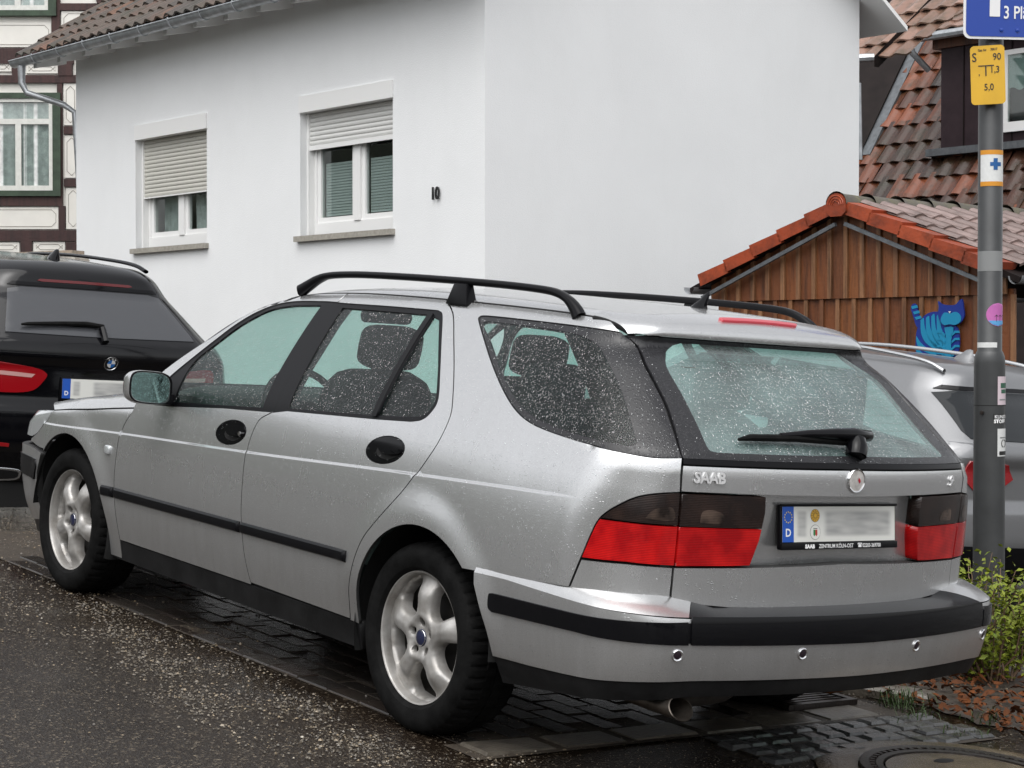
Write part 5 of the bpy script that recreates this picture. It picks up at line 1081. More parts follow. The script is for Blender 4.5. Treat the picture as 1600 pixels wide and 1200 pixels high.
# ------------------------------------------------------------------ stacked boards behind the black car
pw = empty('board_stack', None, 'stack of weathered pale boards behind the black car', 'boards')
wood('old_board', [(.42, .38, .32), (.50, .47, .42), (.26, .17, .10)])
for k, (a, b, c, d) in enumerate(((-60, 401, 112, 394), (-40, 406, 118, 402), (-50, 411, 120, 407))):
    p, q = at(a, b, 20.), at(c, d, 19.6); e = (q - p).normalized(); MB().fbox(p, e, Vector((-e.y, e.x, 0)), UP, (0, 0, -.025), ((q - p).length, .25, .022)).build('board', 'old_board', pw)
MB().fbox(at(20, 412, 19.9), Vector((1, 0, 0)), Vector((0, 1, 0)), UP, (0, 0, -2.4), (.08, .2, -.03)).build('support', 'old_board', pw); MB().fbox(at(100, 412, 19.7), Vector((1, 0, 0)), Vector((0, 1, 0)), UP, (0, 0, -2.4), (.08, .2, -.03)).build('support', 'old_board', pw)
# ------------------------------------------------------------------ wooden shed
SH = empty('wooden_shed', None, 'brown board and batten shed with orange verge tiles on its gable', 'shed')
SA = at(1310, 330, 15.); SA = Vector((SA.x, SA.y, 0)) + W2 * .13; G = -W1       # gable runs to the right along G, nearer to the camera
HA, HE, HWd = 2.74, 2.18, 1.50                                      # apex, eaves, half width
def roofz(t): return HA - abs(t) * (HA - HE) / HWd
joint = 2.02; bw = .165
n = int(2 * HWd / bw)
for i in range(-9, 9):
    t0, t1 = i * bw + .003, (i + 1) * bw - .003; z1a, z1b = roofz(t0) - .03, roofz(t1) - .03
    if max(z1a, z1b) > joint:
        P = []
        for d in (-.03, -.055): P += [SA + G * t + N1 * 0 - W2 * (-d) * 0 + N1 * (.055 + d) + UP * z for t, z in ((t0, joint - .02), (t1, joint - .02), (t1, z1b), (t0, z1a))]
        MB().hexa(P[4:] + P[:4]).build('board', 'shed_board', SH)
        MB().fbox(SA, G, N1, UP, (t1 - .018, .026, joint - .02), (t1 + .022, .046, min(z1b, roofz(t1 + .02) - .03))).build('batten', 'shed_batten', SH)
    t0s, t1s = t0 + .06, t1 + .06
    MB().fbox(SA, G, N1, UP, (t0s, -.025, -.2), (t1s, -.001, joint + .02)).build('board', 'shed_board', SH); MB().fbox(SA, G, N1, UP, (t1s - .016, .0005, -.2), (t1s + .022, .018, joint - .022)).build('batten', 'shed_batten', SH)
LS = 5.0     # roof length along W2
for sg in (1, -1):
    e_ = G * sg; P = []
    for t, l in ((0, -.10), (HWd + .16, -.10), (HWd + .16, LS), (0, LS)): P.append(SA + e_ * t + W2 * l + UP * roofz(t))
    if sg < 0: P = P[::-1]
    MB().hexa([p - UP * .05 for p in P] + P).build('roof_deck', 'dark_cladding', SH)
    dn_ = (e_ * HWd - UP * (HA - HE)).normalized(); nrm = W2.cross(dn_) * (1 if W2.cross(dn_).z > 0 else -1)
    for k in range(5):     # verge tiles on the gable edge
        a = .02 + k * .315; o = SA + dn_ * a - W2 * .145 + UP * HA + nrm * (.006 * k * 0 + .01)
        MB().hexa([o - nrm * .075, o + dn_ * .33 - nrm * .06, o + dn_ * .33 + W2 * .2 - nrm * .0, o + W2 * .2 - nrm * .02, o + nrm * .02, o + dn_ * .33 + nrm * .045, o + dn_ * .33 + W2 * .22 + nrm * .045, o + W2 * .22 + nrm * .02]).build('verge_tile', 'verge_tile', SH)
    MB().fbox(SA + UP * HA - W2 * .12 - nrm * .10, dn_, W2, nrm, (.10, 0, -.05), (1.66, .025, -.02)).build('bargeboard', 'lead', SH)
    if sg > 0:
        TS = tile_mesh('roof_tile', .235, .40, .03, .022, 'shed_tile', .3)
        for j in range(5):
            for i in range(18):
                p = SA + dn_ * (.46 + .30 * j) + W2 * (.14 + .228 * i) + UP * HA + nrm * .03; o = link('roof_tile', TS, None, SH); o.matrix_world = frame(p, W2, -dn_)
        gg = SA + dn_ * 1.70 + UP * HA - nrm * .02; V = []
        for l in np.linspace(-.12, LS, 12):
            for i in range(9): a = PI + PI * i / 8; V.append(gg + W2 * l + G * (.05 + .06 * math.cos(a)) + UP * .06 * math.sin(a))
        MB().add(V, [(i * 9 + k, i * 9 + k + 1, (i + 1) * 9 + k + 1, (i + 1) * 9 + k) for i in range(11) for k in range(8)]).build('gutter', 'zinc', SH, smooth=True)
    else:
        gg = SA + dn_ * 1.68 + UP * HA - nrm * .03; V = []
        for l in np.linspace(-.16, LS, 12):
            for i in range(9): a = PI + PI * i / 8; V.append(gg + W2 * l - G * (.05 + .06 * math.cos(a)) + UP * .06 * math.sin(a))
        MB().add(V, [(i * 9 + k, i * 9 + k + 1, (i + 1) * 9 + k + 1, (i + 1) * 9 + k) for i in range(11) for k in range(8)]).build('gutter', 'zinc', SH, smooth=True)
for k in range(13):        # ridge tiles
    mb = MB(); V = []; l0 = -.16 + k * .36
    for l, r in ((l0, .105), (l0 + .05, .102), (l0 + .38, .088)):
        for i in range(11): a = PI * i / 10; V.append(SA + W2 * l + G * (r * math.cos(a)) + UP * (HA - .02 + r * .95 * math.sin(a) + .012 * (l == l0)))
    mb.add(V, [(i * 11 + j, i * 11 + j + 1, (i + 1) * 11 + j + 1, (i + 1) * 11 + j) for i in range(2) for j in range(10)]); mb.build('ridge_tile', 'ridge_tile', SH, smooth=True)
V = [SA - W2 * .163 + G * (.10 * math.cos(a)) + UP * (HA - .02 + .095 * math.sin(a)) for a in np.linspace(0, PI, 14)]; V += [SA - W2 * .163 - G * .10 + UP * (HA - .07), SA - W2 * .163 - G * .055 + UP * (HA - .105), SA - W2 * .163 + G * .055 + UP * (HA - .105), SA - W2 * .163 + G * .10 + UP * (HA - .07)]
mb = MB(); nv = len(V); mb.add(V + [v + W2 * .04 for v in V], [tuple(range(nv)), tuple(range(2 * nv - 1, nv - 1, -1))] + [(i, (i + 1) % nv, (i + 1) % nv + nv, i + nv) for i in range(nv)]); mb.build('ridge_end_disc', 'verge_tile', SH)
for r in (.035, .057, .077): MB().tube([SA - W2 * .165 + G * (r * math.cos(a)) + UP * (HA - .02 + r * math.sin(a)) for a in np.linspace(.1, PI - .1, 14)], .005, 5, False).build('disc_ring', 'verge_tile', SH)
MB().fbox(SA, G, W2, UP, (HWd - .04, .3, 1.25), (HWd - .02, 4.9, 2.15)).build('side_wall', 'dark_cladding', SH); MB().fbox(SA, G, W2, UP, (HWd - .06, .1, -.2), (HWd + .06, 4.9, 1.25)).build('concrete_base', 'concrete_grey' if 'concrete_grey' in MATS else mat('concrete_grey', (.25, .25, .24), .7, var=.3, vscale=6), SH)
# blue wooden cat on the shed
cat = empty('wooden_cat', None, 'flat wooden cat figure painted in blue stripes hanging on the shed boards', 'cat figure')
mat('cat_blue', (.005, .022, .20), .45); mat('cat_teal', (.006, .20, .36), .45); mat('cat_white', (.6, .6, .6), .5)
cd_ = at(1466, 515, 1.) - Vector((0, 0, HC)); PL_ = SA + N1 * .022; ct_ = (PL_ - Vector((0, 0, HC))).dot(N1) / cd_.dot(N1); CO = Vector((0, 0, HC)) + cd_ * ct_; CO.z = 0; cz = at(1466, 515, CO.y).z; S_ = CO.y / FPX / (.638 + .77 * .222)    # metres along the wall per photo pixel
Sz = CO.y / FPX
def cpt(px, py, d): return CO + G * ((px - 1466) * S_) + UP * (cz - (py - 515) * Sz) + N1 * d
def cut(nm, pts, m, d0, d1, n=5):
    P = crv(list(pts) + [pts[0]], n)[:-1] if n > 1 else pts; v, f = tri2d([(p[0] * .01, p[1] * .01) for p in P], (), .06, 0.); k = len(v); V = [cpt(a * 100, b * 100, d1) for a, b in v] + [cpt(a * 100, b * 100, d0) for a, b in v]
    be = bedges(f); mesh(nm, V, [tuple(t[::-1]) for t in f] + [tuple(t + k) for t in f] + [(a, b, b + k, a + k) for a, b in be], m, cat)
cut('body', [(1434, 572), (1432, 545), (1433, 520), (1440, 500), (1452, 489), (1470, 488), (1485, 502), (1498, 515), (1500, 540), (1496, 560), (1494, 572), (1465, 577)], 'cat_blue', 0, .012)
cut('tail', [(1441, 512), (1433, 510), (1428, 495), (1424, 482), (1426, 475), (1432, 475), (1436, 490), (1441, 500)], 'cat_blue', 0, .010)
cut('head', [(1470, 480), (1469, 471), (1474, 475), (1482, 477), (1495, 477), (1501, 471), (1506, 469), (1508, 482), (1509, 495), (1502, 506), (1488, 509), (1475, 505), (1469, 494)], 'cat_blue', .014, .026, 3)
cut('muzzle', [(1474, 497), (1479, 489), (1488, 490), (1497, 488), (1504, 494), (1504, 503), (1496, 508), (1488, 507), (1479, 508), (1474, 503)], 'cat_teal', .027, .031)
cut('nose', [(1486, 487), (1490, 487), (1488, 490)], 'cat_white', .0315, .034, 1)
for k in range(3): y = 478 + 8.5 * k; x = 1427 + 3 * k; cut('tail_stripe', [(x - 2.5, y), (x + 7, y - 2), (x + 8.5, y + 2), (x - .5, y + 4.2)], 'cat_teal', .0105, .013, 1)
for k in range(4):
    x = 1440 + 8.5 * k; cut('back_stripe', [(x, 500 - 3 * min(k, 2)), (x + 5, 497 - 3 * min(k, 2)), (x + 7, 512), (x + 15, 530), (x + 27 - k * 4, 540), (x + 22 - k * 4, 545), (x + 8, 535), (x + 1, 520)], 'cat_teal', .0125, .0155, 3)
for k in range(2): cut('back_stripe', [(1433.5, 525 + 16 * k), (1440, 535 + 14 * k), (1452, 545 + 12 * k), (1464, 549 + 12 * k), (1464, 555 + 12 * k), (1450, 551 + 12 * k), (1437, 542 + 14 * k), (1433.5, 533 + 16 * k)], 'cat_teal', .0125, .0155, 3)
cut('chest', [(1478, 512), (1492, 512), (1488, 535), (1491, 560), (1490, 574), (1477, 574), (1476, 555), (1481, 535)], 'cat_teal', .0165, .0195, 3)
for k in range(5):
    y = 514 + 11 * k
    for sg in (-1, 1): xb = 1484 + sg * 5; cut('chest_stripe', [(xb, y + 8), (xb + sg * 5, y + 3), (xb + sg * 12, y + 3), (xb + sg * 12.5, y + 6.5), (xb + sg * 6, y + 6.5), (xb, y + 12)], 'cat_teal', .0165, .0195, 1)
# ------------------------------------------------------------------ tiled house behind
TH = empty('tiled_house', None, 'house behind the shed with steep mossy red tile roof and dormers', 'house')
RP = at(1450, 310, 24.); RP = Vector((RP.x, RP.y, RP.z)); PT = math.radians(52); usl = (W2 * math.cos(PT) + UP * math.sin(PT)).normalized(); rn = G.cross(usl)
if rn.dot(N1) < 0: rn = -rn
def rp(a, b, c=0.): return RP + G * a + usl * b + rn * c        # point on the roof plane
MB().hexa([rp(-4, -3, -.15), rp(5, -3, -.15), rp(5, 9, -.15), rp(-4, 9, -.15), rp(-4, -3, -.05), rp(5, -3, -.05), rp(5, 9, -.05), rp(-4, 9, -.05)]).build('roof_deck', 'dark_cladding', TH)
MB().fbox(RP, G, W2, UP, (-4, -1.2, -5), (5, 4, -2.2)).build('wall', 'cladding', TH)
TR = tile_mesh('roof_tile', .262, .42, .03, .030, 'orange_tile', .15)
for j in range(-2, 13):
    for i in range(-6, 9):
        a, b = .255 * i + (.12 if j % 2 else 0), .33 * j; P = rp(a, b); px = 800 + FPX * P.x / P.y
        if px < 1325 or px > 1625: continue
        o = link('roof_tile', TR, None, TH); o.matrix_world = frame(rp(a, b, random.gauss(0, .005)), G, usl) @ Matrix.Rotation(random.gauss(0, .02), 4, 'Z') @ Matrix.Rotation(random.gauss(0, .012), 4, 'X')
def hitroof(px, py):   # pixel -> point on roof plane
    d = at(px, py, 1.) - Vector((0, 0, HC)); o = Vector((0, 0, HC)); t = (RP - o).dot(rn) / d.dot(rn); return o + d * t
# clad dormer with window
dl = hitroof(1474, 238); D0 = dl + N1 * .05
dm = MB().fbox(D0, G, N1, UP, (0, -2.2, -.02), (3.2, 0, 1.48)).build('dormer', 'cladding', TH)
for k in range(1, 8): MB().fbox(D0, G, N1, UP, (.36 * k - .012, 0.0005, 0), (.36 * k, .012, 1.46)).build('cladding_joint', 'dark_cladding', dm)
MB().fbox(D0, G, N1, UP, (-.12, .0, -.06), (3.2, .16, .03)).build('lead_flashing', 'lead', dm)
MB().fbox(D0, G, N1, UP, (-.10, -.2, 1.30), (3.3, .05, 1.50)).build('fascia', 'shed_board', dm)
wx = 0.0
for px_ in np.linspace(1474, 1640, 60):
    if 800 + FPX * (D0 + G * wx).x / (D0 + G * wx).y < 1568: wx += .02
wn = MB(); z0, z1 = .16, 1.16
for a, b, c, d in ((wx, wx + .06, z0, z1), (wx + .06, wx + 1.3, z0, z0 + .12), (wx + .06, wx + 1.3, z1 - .06, z1), (wx + .62, wx + .70, z0 + .12, z1 - .06)): wn.fbox(D0, G, N1, UP, (a, 0, c), (b, .05, d))
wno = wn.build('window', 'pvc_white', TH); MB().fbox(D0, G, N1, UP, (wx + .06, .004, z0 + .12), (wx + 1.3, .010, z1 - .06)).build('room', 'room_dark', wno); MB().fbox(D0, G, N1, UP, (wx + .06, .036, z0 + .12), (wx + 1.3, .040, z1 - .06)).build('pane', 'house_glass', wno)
V = []
for i in range(40): u = wx + .06 + 1.2 * i / 39; dd = .020 + .007 * math.sin(i * 1.7); V += [D0 + G * u + N1 * dd + UP * (z0 + .52 + .02 * math.sin(i * .9)), D0 + G * u + N1 * dd + UP * (z1 - .06)]
mat('teal_curtain', (.36, .47, .45), .9); mesh('curtain', V, [(2 * i, 2 * i + 2, 2 * i + 3, 2 * i + 1) for i in range(39)], 'teal_curtain', wno, smooth=True)
dr0 = D0 + N1 * .22 + UP * 1.48; dup_ = (W2 * math.cos(.42) + UP * math.sin(.42)).normalized(); TD = tile_mesh('dormer_tile', .262, .42, .03, .026, 'dormer_tile', .15)
MB().hexa([dr0 - G * .45 + UP * -.05, dr0 + G * 3.2 - UP * .05, dr0 + G * 3.2 + dup_ * 2.6 - UP * .05, dr0 - G * .45 + dup_ * 2.6 - UP * .05, dr0 - G * .45, dr0 + G * 3.2, dr0 + G * 3.2 + dup_ * 2.6, dr0 - G * .45 + dup_ * 2.6]).build('dormer_roof', 'dark_cladding', dm)
for j in range(7):
    for i in range(8):
        o = link('dormer_tile', TD, None, dm); o.matrix_world = frame(dr0 + G * (-.32 + .255 * i) + dup_ * (.32 * j - .03) + UP * .015, G, dup_) @ Matrix.Rotation(random.gauss(0, .015), 4, 'Z')
MB().tube([dr0 - G * .5 + N1 * .05 - UP * .05, dr0 + G * 3.2 + N1 * .05 - UP * .05], .055, 8).build('gutter', 'zinc', dm, smooth=True)
MB().tube([dr0 - G * .30 + N1 * .05 - UP * .05, dr0 - G * .28 + N1 * .0 - UP * .22, dr0 - G * .22 - N1 * .25 - UP * .42], .04, 8).build('downpipe', 'zinc', dm, smooth=True)
# dark clad gable dormer at the left with lead valley
a0, a1, a2 = hitroof(1362, 245), hitroof(1482, 0), hitroof(1520, -90)
V = [a0 + rn * .02, a1 + rn * .02, a2 + rn * .02]; e = (a1 - a0).normalized(); s_ = rn.cross(e).normalized()
if s_.dot(G) > 0: s_ = -s_
MB().hexa([a0 + rn * .0, a0 + s_ * .16 + rn * .0, a2 + s_ * .16 + rn * .0, a2 + rn * .0, a0 + rn * .05, a0 + s_ * .16 + rn * .06, a2 + s_ * .16 + rn * .06, a2 + rn * .05]).build('valley_lead', 'lead', TH)
ck = MB(); b0, b2 = a0 + s_ * .14, a2 + s_ * .14; ck.hexa([b0 - W2 * .1, b2 - W2 * .1, b2 - G * 2.5, b0 - G * 2.5 - UP * .2, b0 + N1 * .10, b2 + N1 * .15, b2 - G * 2.5 + N1 * .8, b0 - G * 2.5 + N1 * .5 - UP * .2]); dc = ck.build('dark_dormer', 'dark_cladding', TH)
TL = at(1343, 98, 22.6); 
for j in range(4):
    for i in range(6):
        o = link('dormer_tile', TD, None, dc); o.matrix_world = frame(TL + G * (-.55 + .24 * i + .12 * j) + (W2 * .55 + UP * .5).normalized() * (.30 * j), G, (W2 * .75 + UP * .6).normalized()) @ Matrix.Rotation(random.gauss(0, .015), 4, 'Z')
MB().tube([at(1300, 93, 22.5), at(1366, 90, 22.4)], .05, 8).build('gutter', 'zinc', dc, smooth=True); MB().tube([at(1340, 130, 22.4), at(1342, 250, 22.4)], .045, 8).build('downpipe', 'zinc', dc, smooth=True)
e0, e1 = at(1366, 88, 22.3), at(1462, -12, 22.9); ee = (e1 - e0); MB().hexa([e0, e0 - UP * .12, e1 - UP * .12, e1, e0 + W2 * .08, e0 + W2 * .08 - UP * .12, e1 + W2 * .08 - UP * .12, e1 + W2 * .08]).build('bargeboard', 'dark_cladding', dc)
# ------------------------------------------------------------------ lamp post with signs
LPY = 9.6; bp_ = at(1546, 620, LPY); LX = bp_.x; zg = cw(*[0, 0]).z; B_ = Vector((LX, LPY, -.05))
mat('pole_grey', (.050, .052, .053), .38, .3, var=.25, vscale=5, bump=.06, bscale=120)
LP = empty('lamp_post', Matrix.Translation(B_), 'grey metal lamp post covered with stickers behind the silver car', 'lamp post')
zt = at(1546, 548, LPY).z + .05
drops(MATS['pole_grey'], 40, .08, thr=.6)
MB().lathe([(.083, 0), (.079, .3), (.0765, zt - .06), (.074, zt - .03), (.066, zt - .008), (.0605, zt), (.0605, 4.8), (.055, 6.2), (.0003, 6.2)], 36, 'z').build('pole', 'pole_grey', LP, smooth=True)
lrel = lambda px, py: at(px, py, LPY) - B_
zs_ = lrel(1546, 633).z; ds = MB()
MB().lathe([(.0775, zs_ - .002), (.0782, zs_), (.0775, zs_ + .002)], 24, 'z', (0, 0, 0), PI, 2 * PI).build('door_joint', 'under_black', LP, smooth=True)
disc_at('door_lock', 'iron', LP, (-.052, -.062, lrel(1530, 644).z), (-.6, -.75, 0), [(.010, .001), (.010, .006), (.0003, .007)], 14)
def wrapsheet(nm, px0, px1, py0, py1, r, m, n=10, d=.0012):
    z1, z0 = lrel(1546, py0).z, lrel(1546, py1).z; a = lambda px: math.asin(max(-1, min(1, (at(px, 600, LPY).x - LX) / r))); V = []
    for i in range(n): th = a(px0) + (a(px1) - a(px0)) * i / (n - 1); V += [((r + d) * math.sin(th), -(r + d) * math.cos(th), z0), ((r + d) * math.sin(th), -(r + d) * math.cos(th), z1)]
    return mesh(nm, V, [(2 * i, 2 * i + 2, 2 * i + 3, 2 * i + 1) for i in range(n - 1)], m, LP, smooth=True)
mat('sticker_orange', (.62, .26, .02), .45); mat('sticker_white', (.66, .67, .66), .5, var=.06, vscale=60); mat('cross_blue', (.01, .09, .28), .5); mat('sticker_pink', (.55, .16, .42), .4, col2=(.42, .11, .36), vscale=12); mat('sticker_sky', (.10, .33, .62), .4); mat('sticker_green', (.03, .10, .06), .5); mat('tape_grey', (.22, .225, .225), .4); mat('sticker_lilac', (.60, .50, .54), .5)
wrapsheet('first_aid_sticker', 1529, 1563, 237, 291, .0605, 'sticker_white'); wrapsheet('sticker_band', 1529, 1563, 236, 243, .0605, 'sticker_orange', d=.002); wrapsheet('sticker_band', 1529, 1563, 285, 292, .0605, 'sticker_orange', d=.002)
wrapsheet('cross_bar', 1541, 1558, 255, 261, .0605, 'cross_blue', d=.0022); wrapsheet('cross_bar', 1546, 1552.5, 249, 267, .0605, 'cross_blue', d=.0026)
wrapsheet('tape', 1526, 1563, 393, 424, .0605, 'tape_grey'); wrapsheet('label_strip', 1527, 1553, 535, 543, .0605, 'sticker_white')
def round_sticker(px, py, rpx, m, d, z_hi=9.):
    rr = rpx * LPY / FPX; x0 = at(px, py, LPY).x - LX; z0 = lrel(px, py).z; V = []; n = 14; rows = []
    for zz in np.linspace(-rr * .999, rr * .999, 22):
        if z0 + zz > z_hi: break
        hw = math.sqrt(rr * rr - zz * zz); rows.append(1)
        for i in range(n): x = min(x0 - hw + 2 * hw * i / (n - 1), .0597); th = math.asin(x / .0605); V.append(((.0605 + d) * math.sin(th), -(.0605 + d) * math.cos(th), z0 + zz))
    return mesh('round_sticker', V, [(i * n + k, i * n + k + 1, (i + 1) * n + k + 1, (i + 1) * n + k) for i in range(len(rows) - 1) for k in range(n - 1)], m, LP, smooth=True)
round_sticker(1555, 492, 18, 'sticker_pink', .0016); round_sticker(1555, 492, 17.4, 'sticker_sky', .0022, lrel(1555, 500).z)
for x_ in (1552, 1558, 1563):
    p = lrel(x_, 503); th = math.asin(min(.98, p.x / .0605)); b = Vector((math.sin(th) * .0635, -math.cos(th) * .0635, p.z)); sd = Vector((math.cos(th), math.sin(th), 0))
    MB().add([b - sd * .001, b + sd * .001, b + sd * .001 + UP * .03, b - sd * .001 + UP * .03], [(0, 1, 2, 3)]).add([b + UP * .03 + sd * x + UP * z for x, z in ((-.012, -.006), (0, .006), (.012, -.006), (0, .001))], [(0, 3, 1), (1, 3, 2)]).build('palm_print', 'print_black', LP)
R2 = .0772
def wraptext(body, size, px, py, m, r=R2, bold=.0004, sx=1., nm='lettering'):
    o = text(LP, body, size, (0, 0, 0), (1, 0, 0), (0, 0, 1), m, nm, bold=bold, sx=sx, lift=0); z0 = lrel(px, py).z; x0 = at(px, 600, LPY).x - LX
    for v in o.data.vertices: th = math.asin(max(-1, min(1, x0 / r))) + v.co.x / r; v.co = ((r + .0028) * math.sin(th), -(r + .0028) * math.cos(th), z0 + v.co.z)
    return o
wrapsheet('poster_sticker', 1553, 1571, 588, 632, R2, 'sticker_lilac'); wrapsheet('sticker_print', 1558, 1569, 598, 606, R2, 'sticker_green', d=.002); wrapsheet('sticker_print', 1559, 1568, 608, 614, R2, 'sticker_green', d=.002); wrapsheet('sticker_print', 1556, 1570, 623, 625, R2, 'tape_grey', d=.002)
wrapsheet('black_sticker', 1546, 1571, 646, 661, R2, 'print_black'); wraptext('KUNST-', .024, 1548, 653, 'print_white', sx=.95); wraptext('STOFF', .024, 1547, 660, 'print_white', bold=.0012, sx=1.0)
wrapsheet('flyer_sticker', 1553, 1570, 669, 712, R2, 'sticker_white'); wrapsheet('sticker_print', 1557, 1569, 682, 684, R2, 'tape_grey', d=.002); wrapsheet('sticker_print', 1556, 1570, 704, 710, R2, 'print_black', d=.002)
for r_ in (.016, .020): 
    o = MB().tube([(math.cos(t) * r_, 0, math.sin(t) * r_) for t in np.linspace(0, 2 * PI, 25)], .0012, 4, False).build('sticker_ring', 'print_black', LP); z0 = lrel(1564, 692).z; x0 = at(1564, 600, LPY).x - LX
    for v in o.data.vertices: th = math.asin(min(.99, (x0 + v.co.x * .7) / (R2 + .001))); v.co = ((R2 + .002) * math.sin(th), -(R2 + .002) * math.cos(th), z0 + v.co.z)
# yellow gas marker sign and blue parking sign, clamped to the post
mat('sign_yellow', (.62, .36, .02), .4, var=.08, vscale=9); mat('sign_blue', (.008, .045, .30), .35); mat('sign_white', (.72, .72, .72), .4)
def rrect(w_, h_, r, n=6):
    P = []
    for cx, cy, a0 in ((w_ / 2 - r, h_ / 2 - r, 0), (-w_ / 2 + r, h_ / 2 - r, PI / 2), (-w_ / 2 + r, -h_ / 2 + r, PI), (w_ / 2 - r, -h_ / 2 + r, 1.5 * PI)): P += [(cx + r * math.cos(a0 + PI / 2 * i / n), cy + r * math.sin(a0 + PI / 2 * i / n)) for i in range(n + 1)]
    return P
def sheet(nm, o, ex, ey, P, th, m, parent):
    ez = ex.cross(ey); n = len(P); mb = MB(); mb.add([o + ex * a + ey * b for a, b in P] + [o + ex * a + ey * b - ez * th for a, b in P], [tuple(range(n)), tuple(range(2 * n - 1, n - 1, -1))] + [(i, i + n, (i + 1) % n + n, (i + 1) % n) for i in range(n)]); return mb.build(nm, m, parent)
yc = at(1543.5, 117, LPY - .09); exy = (at(1570, 108, LPY - .10) - at(1517, 121, LPY - .085)); exy = Vector((exy.x, -.034, .027)).normalized(); exy.z = .03; exy.normalize(); eyy = Vector((exy.y * 0, 0, 1)); ezy = exy.cross(eyy).normalized(); eyy = ezy.cross(exy)
ys = empty('gas_marker_sign', Matrix.Translation(yc), 'yellow gas pipe marker sign with black lettering on the lamp post', 'sign'); O0 = Vector((0, 0, 0))
sheet('plate', O0, exy, eyy, rrect(.165, .290, .02), .006, 'sign_yellow', ys)
for bx, by, sz_, tx in ((-.075, .068, .062, 'S'), (.025, .072, .048, '90'), (.010, .010, .046, '1,3'), (-.020, -.075, .046, '5,0'), (-.045, .0, .04, ','), (-.045, .118, .016, 'Gas Nr'), (.015, .120, .016, '30017')):
    text(ys, tx, sz_, O0 + exy * bx + eyy * by, exy, eyy, 'print_black', 'lettering', bold=.0004, sx=.85, lift=.002)
for a, b, c, d in ((-.045, .043, .030, .048), (-.012, -.005, -.006, .0435)): mesh('tee_mark', [O0 + ezy * .002 + exy * x + eyy * y for x, y in ((a, b), (c, b), (c, d), (a, d))], [(0, 1, 2, 3)], 'print_black', ys)
MB().tube([O0 - ezy * .006 - eyy * .06, O0 - ezy * .035 - eyy * .06], .02, 8).tube([O0 - ezy * .006 + eyy * .06, O0 - ezy * .035 + eyy * .06], .02, 8).build('clamp', 'zinc', ys)
bsx = Vector((1, .06, -.012)).normalized(); bsy = Vector((0, 0, 1)); bsz = bsx.cross(bsy).normalized(); bsy = bsz.cross(bsx)
bo = at(1505, 60, LPY - .10)
bs = empty('parking_sign', Matrix.Translation(bo), 'blue parking sign with white lettering at the top of the lamp post', 'sign')
sheet('rim', O0 + bsx * .32 + bsy * .32 , bsx, bsy, rrect(.64, .64, .035), .006, 'sign_white', bs)
sheet('plate', O0 + bsx * .32 + bsy * .32 + bsz * .003, bsx, bsy, rrect(.615, .615, .03), .002, 'sign_blue', bs)
sheet('letter_p_stem', O0 + bsx * .155 + bsy * .36 + bsz * .0055, bsx, bsy, rrect(.052, .50, .002, 1), .001, 'sign_white', bs)
text(bs, '3 Plätze', .088, O0 + bsx * .197 + bsy * .102, bsx, bsy, 'sign_white', 'lettering', bold=.0012, sx=.74, lift=.006)
for u in (.19, .27): disc_at('bolt', 'sign_blue', bs, O0 + bsx * u + bsy * .045 + bsz * .004, bsz, [(.009, 0), (.009, .004), (.0003, .006)], 10)
MB().fbox(O0 + bsx * .13 + bsy * .1 - bsz * .03, bsx, bsy, bsz, (-.04, -.02, -.03), (.06, .02, .024)).build('clamp', 'zinc', bs)
# ------------------------------------------------------------------ black estate car ahead and grey estate car at the right
_sp=table([.2,.4,.7,.86,.96,1.05,1.2,1.35,1.45],[.86,.90,.92,.90,.845,.775,.675,.575,.49],.03)
_sr=table([.2,.32,.45,.60,.67,.84,.92,.98,1.03,1.20,1.28,1.30,1.36,1.44],[.06,.0,-.03,-.025,.015,.015,-.012,.0,.05,.25,.345,.352,.375,.47],.008)
def F_suv(x,y,z):
    ay=np.abs(y)
    yb=_sp(z)-.04*np.maximum(.9-x,0)**2-.06*np.maximum(x-3.9,0)**2
    for wx in (.92,3.86):
        d=np.hypot(x-wx,z-.33); yb=yb+.012*sm((.50-d)/.11)*sm((z-.3)/.2)
    fs=(ay-yb)*np.where(z>1.0,.85,1)
    fr=(_sr(z)+.11*y*y-x)*np.where(z>1.0,.66,1)
    f=rmax(fs,fr,.17)
    fz=z-(1.472-.022*(x-1.7)**2-.11*y*y)
    fh=np.minimum(z-(1.00-.06*np.maximum(x-3.3,0)**2*2),(x-3.35+(z-.95)*1.7+.12*y*y)*.5)
    ff=x-4.90+.25*y*y
    return rmax(rmax(f,rmax(fz,fh,.06),.05),ff,.15)

